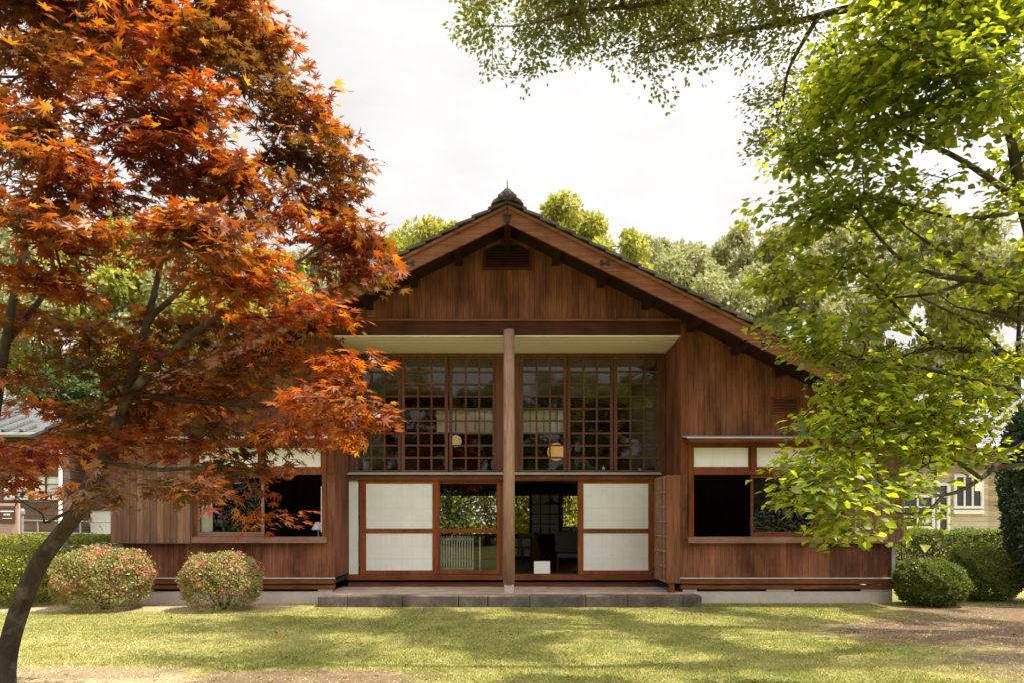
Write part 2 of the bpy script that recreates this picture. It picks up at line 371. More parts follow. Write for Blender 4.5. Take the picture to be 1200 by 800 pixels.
# ------------------------------------------------------------------ ground
PATCH = [  # worn places of the lawn: centre x, y, half sizes, and how pale (1 sand, 0 dark soil)
    (-4.9, 6.7, 4.0, 0.7, .7), (-1.9, 6.95, 1.3, .5, .12), (-4.2, 7.25, 1.2, .35, .4), (-8.8, 12.95, 6.0, 1.05, .9), (6.9, 9.9, 2.8, 1.7, 0), (8.5, 11.9, 2.6, 1.05, .1), (7.0, 7.6, 2.6, 1.3, .12)]
def mat_ground():
    m = Mat('garden_ground')
    co = m.n("ShaderNodeNewGeometry").outputs["Position"]
    sep = m.n("ShaderNodeSeparateXYZ"); m.l(co, sep.inputs[0])
    n0 = m.noise(co, .9, 6, .62); n1_ = m.noise(co, 4, 6, .65); n2_ = m.noise(co, 60, 3, .7)
    grass = m.ramp(m.maprange(n1_, .3, .7), [(0, (.15,.16,.04)), (.55, (.26,.24,.07)), (1, (.40,.33,.13))])
    grass = m.mix(m.maprange(n2_, .5, .75, 0, .55), grass, (.075,.085,.022))
    sand = m.ramp(m.maprange(n1_, .3, .72), [(0, (.36,.28,.16)), (1, (.54,.44,.27))])
    sand = m.mix(m.maprange(n2_, .5, .8, 0, .4), sand, (.27,.21,.11))
    soil = m.ramp(m.maprange(n1_, .3, .7), [(0, (.085,.052,.032)), (1, (.18,.115,.072))])
    soil = m.mix(m.maprange(n2_, .55, .8, 0, .4), soil, (.30,.22,.14))
    c = grass
    for (x, y, a, b, pale) in PATCH:
        dx = m.math('DIVIDE', m.math('SUBTRACT', sep.outputs[0], x), a); dy = m.math('DIVIDE', m.math('SUBTRACT', sep.outputs[1], y), b)
        d = m.math('SQRT', m.math('ADD', m.math('MULTIPLY', dx, dx), m.math('MULTIPLY', dy, dy)))
        d = m.math('ADD', d, m.math('MULTIPLY', m.math('SUBTRACT', m.math('MULTIPLY_ADD', n1_, .5, m.math('MULTIPLY', n0, .7)), .6), 1.6))
        c = m.mix(m.maprange(d, 1.15, .75, 0, 1, True), c, m.mix(pale, soil, sand))
    h = m.math('ADD', n2_, m.math('MULTIPLY', n1_, 2.0))
    return m.pbr(c, .95, m.bump(h, .7, .02), .15)
M['ground'] = mat_ground()
g = MB().add([(-400,-400,0),(400,-400,0),(400,400,0),(-400,400,0)], [(0,1,2,3)]).build('ground', M['ground']); tag(g, kind='structure')

def vnoise(x, y, seed=0, octv=4, base=.6):
    r = np.random.default_rng(seed); o = np.zeros_like(x); amp = 1.0; fq = base
    for _ in range(octv):
        for _k in range(3):
            a, p = r.uniform(0, 2*np.pi, 2); o = o + amp*np.sin(fq*2*np.pi*(x*np.cos(a)+y*np.sin(a))+p)
        amp *= .6; fq *= 1.9
    return o/3.0
def grow_grass():
    n = 330000
    Y = 6.2 + (13.4-6.2)*rng.random(n)**1.25; X = (rng.random(n)*2-1)*(Y*.72+.6)
    bare = np.zeros(n)
    nz = vnoise(X, Y, 3)
    for (x, y, a, b, pale) in PATCH:
        d = np.sqrt(((X-x)/a)**2+((Y-y)/b)**2) + nz*.22
        bare = np.maximum(bare, np.clip((1.2-d)/.45, 0, 1))
    inst = (X > -3.3) & (X < 3.4) & (Y > 12.62)
    house = (np.abs(X) < 7) & (Y > 13.15)
    keep = (rng.random(n) > bare*.80) & ~inst & ~house & (rng.random(n) < .80+.3*vnoise(X, Y, 9, 4, .9))
    X, Y, bare = X[keep], Y[keep], bare[keep]; n = len(X)
    h = rng.uniform(.010, .030, n)*(1+.35*vnoise(X, Y, 33, 3, 1.3))*(1-.4*bare); wd = rng.uniform(.0035, .007, n); a = rng.uniform(0, np.pi, n)
    ln = rng.normal(0, .018, (n, 2))
    V = np.empty((n, 3, 3)); ca, sa = np.cos(a)*wd, np.sin(a)*wd
    V[:,0] = np.stack([X-ca, Y-sa, np.full(n, -.002)], 1); V[:,1] = np.stack([X+ca, Y+sa, np.full(n, -.002)], 1)
    V[:,2] = np.stack([X+ln[:,0], Y+ln[:,1], h], 1)
    tone = np.clip(.42 + .20*vnoise(X, Y, 21, 4, .35) + rng.normal(0, .16, n) + .4*bare + .28*np.clip((-X-2.2)/2.0, 0, 1)*np.clip((10.8-Y)/2, .4, 1), 0, 1)  # last term paints the sunlit left side of the lawn into the blade tone
    o = np_mesh('lawn_grass', V.reshape(-1, 3), np.arange(n*3).reshape(-1, 3), M['grass'], tone=tone)
    tag(o, 'short mown lawn grass in front of the wooden house', 'grass', kind='stuff')
grow_grass()

# ------------------------------------------------------------------ the wooden house
YB, YW, YL, YU, YK = 12.3, 13.3, 14.45, 14.55, 19.5        # gable boards, front wall, lower doors, upper lattice, rear wall
SL, ZS = .495, 6.57                                        # roof slope, height of the eave lining under the ridge
XE, XW, XR = 7.78, 6.93, 3.1                               # eaves, side walls, recess
under = lambda x: ZS - SL*abs(x)
house = empty('wooden_house', (0, YW, 0))
tag(house, 'brown timber house with a wide gable, tall lattice windows and a central round column', 'house')

# roof
rf = MB()
for s in (-1, 1):
    rf.prism([(0, ZS), (s*XE, under(XE)), (s*XE, under(XE)+.11), (0, ZS+.11)], YB+.05, YK+1)
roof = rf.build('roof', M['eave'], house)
tl = MB()
for s in (-1, 1):
    x0, x1, n = 0.0, XE+.06, 29
    for k in range(n):
        a, b = x0+(x1-x0)*k/n, x0+(x1-x0)*(k+1)/n+.05
        za, zb = ZS+.15-SL*a-.02, ZS+.15-SL*b+.025
        tl.prism([(s*a, za), (s*b, zb), (s*b, zb+.045), (s*a, za+.045)], YB-.07, YK+1.06)
tl.build('roof_tiles', M['tile'], roof)
rc = MB(); rc.prism([(-.2, ZS+.09), (.2, ZS+.09), (.13, ZS+.25), (.06, ZS+.31), (-.06, ZS+.31), (-.13, ZS+.25)], YB+.05, YK+1.0); rc.build('ridge_cap', M['tile'], roof, bevel=.01)
orn = MB()
orn.prism([(-0.273,6.655),(-0.220,6.738),(-0.150,6.780),(-0.136,6.816),(-0.106,6.853),(-0.066,6.881),(-0.044,6.908),(0.000,6.922),(0.044,6.908),(0.066,6.881),(0.106,6.853),(0.136,6.816),(0.150,6.780),(0.220,6.738),(0.273,6.655),(0.088,6.738),(-0.088,6.738)], YB-.13, YB+.05)
for cx, cz, r in ((0,6.825,.065),(-.115,6.785,.045),(.115,6.785,.045)):
    orn.tube((cx,YB-.16,cz), (cx,YB-.12,cz), r*.75, r, 12)
orn.build('ridge_ornament', M['tile'], roof, bevel=.012)
MB().tube((0,YB-.04,6.93), (0,YB-.04,7.09), .011, .005, 6).build('lightning_rod', M['iron'], roof)
# gable boards with their mouldings and iron bolts
for s in (-1, 1):
    bb = MB()
    bb.prism([(s*.004, ZS+.125), (s*XE, under(XE)+.125), (s*XE, under(XE)-.13), (s*.004, ZS-.18)], YB, YB+.05)
    bb.prism([(s*.004, ZS+.122), (s*(XE+.02), under(XE)+.122), (s*(XE+.02), under(XE)+.062), (s*.004, ZS+.062)], YB-.035, YB-.001)
    b_ = bb.build('gable_board', M['barge'], house, bevel=.006)
    for x in (1.62, 4.3):
        bo = MB()
        z = under(x)-.04; k = s*x
        bo.prism([(k-.085,z-.045),(k-.03,z-.045),(k-.03,z-.015),(k+.03,z-.015),(k+.03,z-.045),(k+.085,z-.045),(k+.085,z-.018),(k+.06,z),(k+.085,z+.018),(k+.085,z+.045),(k+.03,z+.045),(k+.03,z+.015),(k-.03,z+.015),(k-.03,z+.045),(k-.085,z+.045),(k-.085,z+.018),(k-.06,z),(k-.085,z-.018)], YB-.012, YB-.001)
        bo.build('bolt_plate', M['iron'], b_)
ap = MB(); ap.prism([(-.05,6.50),(.05,6.50),(.05,6.44),(.03,6.40),(-.03,6.40),(-.05,6.44)], YB-.025, YB-.001)
ap.box(-.07,.07,YB-.02,YB-.002,6.515,6.545); ap.build('gable_clasp', M['iron'], house)
for s in (-1, 1):
    for x in (.86, 1.66, 2.46, 3.26, 4.06, 4.86, 5.66, 6.46, 7.26):
        z = under(x)-.004
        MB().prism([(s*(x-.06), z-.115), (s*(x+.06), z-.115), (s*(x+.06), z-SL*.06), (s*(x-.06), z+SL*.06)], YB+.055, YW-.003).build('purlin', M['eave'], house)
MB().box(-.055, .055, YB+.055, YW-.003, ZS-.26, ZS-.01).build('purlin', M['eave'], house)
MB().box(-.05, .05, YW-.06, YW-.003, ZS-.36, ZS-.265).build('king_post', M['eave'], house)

# front walls
WZ0 = .455
Wx0, Wx1, Wz0, Wz1 = 3.24, 5.62, 1.19, 2.90
for s in (-1, 1):
    f = MB()
    f.box(s*XR, s*XW, YW, YW+.13, WZ0, Wz0-.12)
    f.box(s*XR, s*Wx0, YW, YW+.13, Wz0-.12, Wz1)
    f.box(s*Wx1, s*XW, YW, YW+.13, Wz0-.12, Wz1)
    f.prism([(s*XR, Wz1), (s*XW, Wz1), (s*XW, under(XW)), (s*XR, under(XR))], YW, YW+.13)
    f.build('front_wall', M['siding'], house)
    MB().box(s*XR, s*(XR+.13), YW+.131, YU+.1, WZ0, 4.9).build('recess_wall', M['siding'], house)
    MB().box(s*(XR+.002), s*(XR+.10), YW-.022, YW-.002, 2.32, under(XR)-.06).build('corner_post', M['frame'], house, bevel=.005)
    MB().box(s*XW, s*(XW-.13), YW+.131, YK+.12, WZ0, under(XW)-.001).build('side_wall', M['siding'], house)
    MB().box(s*(XR+.14), s*(XR+.26), YU+.11, YK-.001, WZ0, 4.9).build('room_wall', M['plaster'], house)
    MB().box(s*XW+s*.012, s*(XW-.05), YW-.018, YW-.002, WZ0, 1.07).build('corner_strip', M['rail'], house)
    # flashing, skirting boards and foundation
    MB().box(s*(XR-.02), s*(XW+.03), YW-.045, YW-.003, .440, .458).build('wall_flashing', M['copper'], house)
    MB().box(s*XR, s*XW, YW-.03, YW+.1, .345, .438).build('skirting_board', M['frame_h'], house, bevel=.005)
    MB().box(s*XR, s*XW, YW-.012, YW+.1, .255, .325).build('base_board', M['frame_h'], house, bevel=.004)
    fd = MB(); fd.box(s*(XR+.05), s*(XW-.02), YW+.02, YW+.14, -.05, .205)
    for a, b in ((XR+.05, XR+.30), (XR+1.55, XR+2.05), (XR+3.25, XW-.02)): fd.box(s*a, s*b, YW+.02, YW+.14, .206, .252)
    fd.box(s*(XW-.14), s*(XW-.02), YW+.141, YK+.1, -.05, .25)
    fd.build('foundation', M['concrete'], house, bevel=.006)
    dk = MB(); dk.box(s*(XR+.1), s*(XW-.1), YW+.09, YW+.1, .208, .254); dk.build('air_grille', M['iron'], house)
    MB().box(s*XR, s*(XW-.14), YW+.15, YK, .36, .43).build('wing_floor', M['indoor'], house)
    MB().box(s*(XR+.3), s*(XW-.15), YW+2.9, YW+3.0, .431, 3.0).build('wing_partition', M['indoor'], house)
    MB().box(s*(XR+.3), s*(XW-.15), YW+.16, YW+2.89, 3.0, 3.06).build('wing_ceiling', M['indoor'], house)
    # louvred vent
    vx = 4.97
    v_ = MB(); x0, x1, z0, z1 = vx-.24, vx+.24, 3.43, 3.65
    v_.box(s*x0, s*(x0+.03), YW-.03, YW-.002, z0, z1); v_.box(s*(x1-.03), s*x1, YW-.03, YW-.002, z0, z1)
    v_.box(s*(x0-.01), s*(x1+.01), YW-.04, YW-.002, z0-.03, z0-.001); v_.box(s*(x0-.01), s*(x1+.01), YW-.04, YW-.002, z1+.001, z1+.03)
    vent = v_.build('wall_vent', M['frame_h'], house, bevel=.003)
    lv = MB()
    for k in range(4):
        z = z0+.015+k*.052; lv.prism_x([(YW-.026, z), (YW-.003, z+.03), (YW-.003, z+.04), (YW-.026, z+.01)], s*(x0+.032), s*(x1-.032))
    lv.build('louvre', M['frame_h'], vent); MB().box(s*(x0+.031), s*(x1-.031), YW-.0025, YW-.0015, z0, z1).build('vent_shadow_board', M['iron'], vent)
    # window
    win = MB()
    win.box(s*Wx0, s*(Wx0+.075), YW-.03, YW+.12, Wz0, Wz1-.001); win.box(s*(Wx1-.06), s*Wx1, YW-.03, YW+.12, Wz0, Wz1-.001)
    win.box(s*(Wx0+.076), s*(Wx1-.061), YW-.028, YW+.12, Wz1-.09, Wz1-.002)
    win.box(s*(Wx0+.076), s*(Wx1-.061), YW-.034, YW+.12, 2.30, 2.395)
    win.box(s*4.36, s*4.445, YW-.029, YW+.10, 2.396, Wz1-.091)
    window = win.build('window', M['frame'], house, bevel=.005)
    MB().box(s*(Wx0-.03), s*(Wx1+.0), YW-.12, YW+.12, Wz0-.115, Wz0-.001).build('sill', M['sill'], window, bevel=.01)
    for a, b in ((Wx0+.08, 4.355), (4.45, Wx1-.065)):
        tf = MB(); z0, z1 = 2.397, Wz1-.092
        tf.box(s*a, s*b, YW+.02, YW+.05, z0, z0+.045); tf.box(s*a, s*b, YW+.02, YW+.05, z1-.02, z1)
        tf.box(s*a, s*(a+.03), YW+.021, YW+.049, z0+.046, z1-.021); tf.box(s*b, s*(b-.03), YW+.021, YW+.049, z0+.046, z1-.021)
        tf.build('transom_frame', M['door'], window)
        MB().box(s*(a+.031), s*(b-.031), YW+.03, YW+.036, z0+.046, z1-.021).build('transom_panel', M['panel'], window)
    # sashes: the outer one is shut, the inner one is slid aside or open
    def sash(a, b, y, pane=True):
        q = MB(); z0, z1 = Wz0+.002, 2.298
        q.box(s*a, s*(a+.05), y, y+.035, z0, z1); q.box(s*(b-.05), s*b, y, y+.035, z0, z1)
        q.box(s*(a+.051), s*(b-.051), y+.001, y+.034, z0, z0+.085); q.box(s*(a+.051), s*(b-.051), y+.001, y+.034, z1-.05, z1)
        sh = q.build('sash', M['sill'] if s < 0 else M['frame_h'], window, bevel=.004)
    if s < 0:
        sash(4.36, Wx1-.062, YW+.0); MB().add([(-4.41,YW+.018,1.27),(-4.41,YW+.018,2.25),(-5.51,YW+.018,2.25),(-5.51,YW+.018,1.27)], [(0,1,2,3)]).build('glass_pane', M['glass'], window)
        MB().box(-5.5, -5.30, YW+.05, YW+.07, 1.27, 2.25).build('curtain', M['white'], window)
        MB().box(-3.375, -3.35, YW+.14, YW+.5, 1.27, 2.1).build('curtain', M['white'], window)
    else:
        sash(4.36, Wx1-.062, YW+.0); MB().add([(4.41,YW+.018,1.27),(5.51,YW+.018,1.27),(5.51,YW+.018,2.25),(4.41,YW+.018,2.25)], [(0,1,2,3)]).build('glass_pane', M['glass'], window)
        q = MB(); q.box(3.318, 3.36, YW+.06, YW+.095, 1.19, 2.298); q.build('sash_edge', M['door'], window)
    # shutter box beside the window and the sheet metal hood over both
    MB().box(s*(Wx1+.002), s*(XW+.10), YW-.15, YW-.002, 1.075, 2.84).build('shutter_box', M['greywood'], house, bevel=.004)
    MB().prism_x([(YW-.36, 2.935), (YW-.002, 3.0), (YW-.002, 2.98), (YW-.36, 2.915)], s*3.13, s*(XW+.14)).build('window_hood', M['copper'], house)
    MB().box(s*3.17, s*(XW+.1), YW-.33, YW-.003, 2.865, 2.908).build('hood_frame', M['frame_h'], house)

# gable wall, beam, lining of the recess
MB().prism([(-XR+.001, 5.03), (XR-.001, 5.03), (XR-.001, under(XR)-.001), (0, ZS-.001), (-XR+.001, under(XR)-.001)], YW, YW+.13).build('gable_wall', M['siding'], house)
MB().box(-XR+.003, XR-.003, YW-.015, YW+.14, 4.785, 5.028).build('beam', M['beam'], house, bevel=.006)
MB().box(-XR-.02, XR+.02, YW-.06, YW-.002, 5.031, 5.068).build('beam_ledge', M['barge'], house, bevel=.004)
MB().box(-XR+.002, XR-.002, YW+.0, YK, 4.76, 4.783).build('ceiling', M['plaster'], house)
gv = MB(); gv.prism([(-.385,6.0),(.385,6.0),(.385,6.31),(.2,6.40),(-.2,6.40),(-.385,6.31)], YW-.012, YW-.003)
gvo = gv.build('gable_vent', M['indoor'], house)
gf = MB(); gf.box(-.42,-.386,YW-.05,YW-.003,5.99,6.33); gf.box(.386,.42,YW-.05,YW-.003,5.99,6.33); gf.box(-.43,.43,YW-.055,YW-.003,5.95,5.989)
gf.build('vent_frame', M['beam'], gvo, bevel=.004)
lv = MB()
for k in range(7):
    z = 6.01+k*.05; wdt = .38 if z < 6.28 else .26
    lv.prism_x([(YW-.045, z), (YW-.013, z+.032), (YW-.013, z+.042), (YW-.045, z+.01)], -wdt, wdt)
lv.build('louvre', M['beam'], gvo)

# central column on its stone
cx = .03
cm = MB(); cm.tube((cx, YW-.11, .345), (cx, YW-.11, 4.85), .104, .097, 24); colm = cm.build('column', M['column'], house)
for p in colm.data.polygons: p.use_smooth = len(p.vertices) == 4
MB().box(cx-.085, cx+.085, YW-.20, YW-.02, .20, .344).build('column_stone', M['concrete'], house, bevel=.01)

# upper lattice windows
fr = MB(); y0, y1 = YU, YU+.09
fr.box(-XR+.003, XR-.003, y0, y1, 4.685, 4.758); fr.box(-XR+.003, XR-.003, y0, y1, 2.365, 2.432)
fr.box(-.235, .255, y0+.02, y1, 2.433, 4.684)
fr.box(-XR+.003, -3.0, y0, y1, 2.433, 4.684); fr.box(3.0, XR-.003, y0, y1, 2.433, 4.684)
fr.build('lattice_frame', M['lattice'], house, bevel=.004)
BAYS = [(-2.935,-2.15),(-2.01,-1.225),(-1.08,-.29),(.31,1.10),(1.24,2.02),(2.155,2.935)]
for k, (a, b) in enumerate(BAYS):
    q = MB(); z0, z1 = 2.434, 4.683; yy = y0 + (.0 if k % 2 else .04)
    q.box(a-.062, a, yy, yy+.035, z0, z1); q.box(b, b+.062, yy, yy+.035, z0, z1)
    q.box(a+.0005, b-.0005, yy+.001, yy+.034, z0, z0+.035); q.box(a+.0005, b-.0005, yy+.001, yy+.034, z1-.045, z1)
    zz0, zz1 = z0+.035, z1-.045
    for c in (1, 2):
        x = a+(b-a)*c/3; q.box(x-.017, x+.017, yy+.002, yy+.03, zz0, zz1)
    for r in range(1, 9):
        z = zz0+(zz1-zz0)*r/9
        for c in range(3):
            xa = a+(b-a)*c/3+(.018 if c else .001); xb = a+(b-a)*(c+1)/3-(.018 if c < 2 else .001)
            q.box(xa, xb, yy+.003, yy+.029, z-.016, z+.016)
    lw = q.build('lattice_window', M['lattice'], house)
    t = R(random.uniform(-.5, .5)); d = .4*math.tan(t)
    MB().add([(a, yy+.033-d*.02, z0+.01), (b, yy+.033+d*.02, z0+.01), (b, yy+.033+d*.02, z1-.01), (a, yy+.033-d*.02, z1-.01)], [(0,1,2,3)]).build('glass_pane', M['glass'], lw)

# lower front: lintel, sliding doors, sill
MB().prism_x([(YL-.13, 2.385), (YU-.001, 2.43), (YU-.001, 2.415), (YL-.13, 2.368)], -XR+.004, 2.98).build('lintel_flashing', M['copper'], house)
MB().box(-XR+.004, XR-.004, YL-.06, YU+.08, 2.255, 2.360).build('lintel', M['frame_h'], house, bevel=.005)
MB().box(-XR+.004, XR-.004, YL-.07, YU+.08, .325, .432).build('door_sill', M['frame_h'], house, bevel=.006)
MB().box(-XR+.004, XR-.004, YL-.01, YL+.05, .20, .275).build('base_board', M['frame_h'], house, bevel=.004)
MB().box(-3.085, -2.90, YL+.0, YL+.06, .434, 2.253).build('plaster_strip', M['white'], house)
def leaf(name, a, b, y, stile, mat, panel, top=.055, bottom=.075):
    q = MB(); z0, z1 = .434, 2.253; mr = 1.235
    q.box(a, a+stile, y, y+.04, z0, z1); q.box(b-stile, b, y, y+.04, z0, z1)
    q.box(a+stile, b-stile, y+.001, y+.039, z0, z0+bottom); q.box(a+stile, b-stile, y+.001, y+.039, z1-top, z1)
    q.box(a+stile, b-stile, y-.004, y+.039, mr, mr+.085)
    d = q.build(name, mat, house, bevel=.004)
    for za, zb in ((z0+bottom, mr), (mr+.085, z1-top)):
        if panel == 'glass':
            MB().add([(a+stile, y+.02, za), (b-stile, y+.02, za), (b-stile, y+.02, zb), (a+stile, y+.02, zb)], [(0,1,2,3)]).build('glass_pane', M['glass'], d)
        else:
            pn = MB(); pn.box(a+stile, b-stile, y+.018, y+.026, za, zb); pn.build('white_panel', M['panel'], d)
    return d
leaf('sliding_door', -2.87, -1.33, YL-.03, .125, M['door'], 'panel')
leaf('sliding_door', -1.40, -.12, YL+.03, .085, M['door'], 'glass')
leaf('sliding_door', 1.37, 2.85, YL-.03, .11, M['door'], 'panel')
MB().box(-.118, .13, YL+.0, YL+.09, .434, 2.253).build('door_post', M['lattice'], house, bevel=.004)

# turning shutter case at the right of the doors, latticed on its inner face
sx0, sx1, sy0, sy1, sz0, sz1 = 2.80, 3.075, YW-.10, YL-.14, .365, 2.29
case = MB().box(sx0+.03, sx1, sy0, sy0+.05, sz0, sz1).build('shutter_case', M['case'], house, bevel=.005)
MB().box(sx0+.08, sx0+.095, sy0+.055, sy1-.02, sz0+.02, sz1-.02).build('case_board', M['door'], case)
lt = MB()
for y in (sy0+.051, sy0+.31, sy0+.60, sy0+.85, sy1-.045): lt.box(sx0+.035, sx0+.075, y, y+.035, sz0+.04, sz1-.04)
for k in range(8):
    z = sz0+.005+k*(sz1-sz0-.04)/7; lt.box(sx0+.04, sx0+.07, sy0+.052, sy1, z, z+.03)
lt.build('case_lattice', M['column'], case)
MB().box(sx0+.08, sx0+.18, sy0+.03, sy0+.13, .20, .364).build('case_foot', M['frame'], case)

# room behind the glass
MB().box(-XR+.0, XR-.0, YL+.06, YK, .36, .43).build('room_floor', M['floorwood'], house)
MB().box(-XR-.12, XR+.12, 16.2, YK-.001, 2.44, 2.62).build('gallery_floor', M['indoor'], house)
bw = MB(); y0, y1 = YK, YK+.12
HOLES = [(-1.85,-.25,1.12,2.17),(.1,.62,1.12,2.17),(1.42,2.2,1.30,2.17),(-1.86,-.34,3.78,4.38),(.42,1.5,3.78,4.38)]
bw.box(-XW, XW, y0, y1, .2, 1.12); bw.box(-XW, XW, y0, y1, 2.17, 3.78); bw.box(-XW,-1.85,y0,y1,1.121,2.169); bw.box(-.25,.1,y0,y1,1.121,2.169)
bw.box(.62,1.42,y0,y1,1.121,2.169); bw.box(2.2,XW,y0,y1,1.121,2.169); bw.box(1.421,2.199,y0,y1,1.121,1.30)
bw.box(-XR-.2,-1.86,y0,y1,3.781,4.379); bw.box(-.34,.42,y0,y1,3.781,4.379); bw.box(1.5,XR+.2,y0,y1,3.781,4.379)
bw.box(-XR-.2,XR+.2,y0,y1,4.38,4.9)
bw.prism([(-XR-.2,4.901),(XR+.2,4.901),(XR+.2,under(XR+.2)),(0,ZS-.002),(-XR-.2,under(XR+.2))], y0, y1)
for s in (-1,1): bw.prism([(s*(XR+.2),3.781),(s*XW,3.781-.6),(s*XW,under(XW)-.002),(s*(XR+.2),under(XR+.2)-.002)], y0, y1)
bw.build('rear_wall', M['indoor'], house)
for (a, b, z0, z1) in HOLES[:3]:
    q = MB(); q.box(a,a+.04,YK+.03,YK+.09,z0+.001,z1-.001); q.box(b-.04,b,YK+.03,YK+.09,z0+.001,z1-.001); q.box(a+.0,b,YK+.025,YK+.095,z1-.05,z1-.002)
    q.build('rear_window', M['indoor'], house)
for (a, b, z0, z1) in HOLES[3:]:
    MB().box(a+.001, b-.001, YK+.05, YK+.052, z0+.001, z1-.001).build('paper_screen', M['paper'], house)
    q = MB()
    n = 6
    for k in range(1, n): x = a+(b-a)*k/n; q.box(x-.01, x+.01, YK+.03, YK+.048, z0+.001, z1-.001)
    q.box(a+.001, b-.001, YK+.02, YK+.045, (z0+z1)/2-.012, (z0+z1)/2+.012); q.build('screen_lattice', M['indoor'], house)
def screen(a, b, z0, z1, nx, nz, name='paper_screen'):
    s_ = MB().box(a, b, YK-.02, YK-.002, z0, z1).build(name, M['shoji'], house)
    q = MB()
    for k in range(nx+1): x = a+(b-a)*k/nx; q.box(x-.014, x+.014, YK-.034, YK-.021, z0, z1)
    for k in range(nz+1): z = z0+(z1-z0)*k/nz; q.box(a, b, YK-.033, YK-.022, z-.012, z+.012)
    q.build('lattice_bars', M['indoor'], s_)
screen(.63, 1.36, 1.12, 2.16, 3, 4); screen(.1, .62, .52, 1.02, 2, 2); screen(1.42, 2.2, 1.135, 1.29, 3, 1)

# stone terrace
tr_ = MB(); rnd = random.Random(3)
x = -3.24; cuts = [x]
while x < 3.30:
    x += rnd.choice((.5, .72, .95)); cuts.append(min(x, 3.32))
terr = empty('stone_terrace', (0, 13.0, 0)); tag(terr, 'low stone terrace step under the central column, edged with dark blocks', 'terrace')
for a, b in zip(cuts, cuts[1:]): tr_.box(a+.0012, b-.0012, 12.66+rnd.uniform(0,.014), 12.95, -.04, .196+rnd.uniform(-.003,.003))
tr_.build('edge_stones', M['kerb'], terr, bevel=.02)
ts = MB(); yy = 12.955
for ya, yb in ((12.955,13.42),(13.425,13.92),(13.925,14.40)):
    x = -3.22
    while x < 3.30:
        xb = min(x+rnd.choice((.6,.85,1.1)), 3.31); ts.box(x+.0012, xb-.0012, ya, yb, -.04, .198+rnd.uniform(-.004,.003)); x = xb
ts.build('paving_slabs', M['stone'], terr, bevel=.008)
MB().box(-3.2, 3.29, 12.70, 14.39, -.03, .15).build('mortar_bed', M['kerb'], terr)

# ------------------------------------------------------------------ furniture seen through the openings
FZ = .431
def armchair():
    r = empty('armchair', (1.38, 16.2, FZ)); tag(r, 'low grey upholstered armchair inside the open sliding door', 'armchair')
    x0, x1, y = 1.06, 1.70, 15.9
    MB().box(x0, x1, y, y+.55, FZ+.24, FZ+.33).build('seat', M['shade_cloth'], r, bevel=.03)
    q = MB(); q.prism_x([(y+.50,FZ+.34),(y+.60,FZ+.34),(y+.78,FZ+.80),(y+.68,FZ+.80)], x0, x1); q.build('backrest', M['shade_cloth'], r, bevel=.03)
    for sx in (x0+.03, x1-.03):
        MB().tube((sx, y+.03, FZ+.24), (sx-.02 if sx < 1.3 else sx+.02, y-.04, FZ), .020, .014).build('leg', M['chairwood'], r)
        MB().tube((sx, y+.50, FZ+.24), (sx, y+.62, FZ), .020, .014).build('leg', M['chairwood'], r)
armchair()
def dining_chair(x, y, rz):
    r = empty('dining_chair', (x, y, FZ)); tag(r, 'slim wooden dining chair behind the central column', 'chair')
    r.rotation_euler.z = rz; o = origin(r)
    q = lambda dx, dy, dz: (o[0]+dx, o[1]+dy, o[2]+dz)
    for sx in (-.2, .2):
        MB().tube(q(sx,-.2,0), q(sx*.95,-.17,.44), .016, .02).build('leg', M['chairwood'], r)
        MB().tube(q(sx,.2,0), q(sx*.95,.24,.80), .016, .018).build('leg', M['chairwood'], r)
    MB().box(o[0]-.22, o[0]+.22, o[1]-.21, o[1]+.21, o[2]+.40, o[2]+.445).build('seat', M['chairwood'], r, bevel=.01)
    MB().box(o[0]-.18, o[0]+.18, o[1]+.22, o[1]+.245, o[2]+.66, o[2]+.76).build('backrest', M['chairwood'], r, bevel=.006)
dining_chair(.50, 17.0, R(165))
tb = empty('dining_table', (.86, 17.8, FZ)); tag(tb, 'dark wooden dining table under the black pendant lamp', 'table')
MB().box(.40, 1.45, 17.4, 18.2, FZ+.68, FZ+.73).build('table_top', M['indoor'], tb, bevel=.008)
for a in (.56, 1.2): MB().prism([(a, FZ), (a+.2, FZ), (a+.16, FZ+.679), (a+.04, FZ+.679)], 17.55, 18.05).build('table_leg', M['chairwood'], tb)
pl = empty('pendant_lamp', (1.01, 16.8, 1.85)); tag(pl, 'black pendant lamp with a flat shade hanging inside the open door', 'lamp')
MB().lathe((1.01, 16.8, 1.85), [(.20,0),(.19,.014),(.09,.045),(.035,.07),(.022,.13),(.0,.135)]).build('lamp_shade', M['iron'], pl, smooth=True)
MB().tube((1.01,16.8,1.98),(1.01,16.8,2.438),.008).build('cord', M['iron'], pl)
def ball(c, r, k=1.0):
    prof = [(r*math.sin(t), -r*k*math.cos(t)) for t in [math.pi*i/14 for i in range(15)]]
    return MB().lathe(c, prof, 24)
def lantern(x, y, z, r, mat, label):
    o = empty('paper_lantern', (x, y, z)); tag(o, label, 'lamp')
    ball((x,y,z), r).build('lantern_globe', mat, o, smooth=True)
    MB().tube((x,y,z+r*.98),(x,y,4.758),.007).build('cord', M['iron'], o)
lantern(1.03, 15.7, 2.93, .185, M['lantern'], 'glowing orange paper lantern behind the lattice right of the column')
lantern(-1.12, 16.1, 3.20, .13, M['lantern_dim'], 'small pale yellow paper lantern behind the lattice left of the column')
rad = empty('radiator', (-1.05, 14.77, FZ)); tag(rad, 'white slatted radiator behind the glass sliding door', 'radiator')
q = MB()
for k in range(15): x = -1.42+k*.052; q.box(x, x+.024, 14.67, 14.73, FZ+.06, FZ+.74)
q.build('slats', M['white'], rad); 
for za, zb in ((.08,.11),(.66,.70)): MB().box(-1.43,-.66,14.732,14.76,FZ+za,FZ+zb).build('crossbar', M['white'], rad)
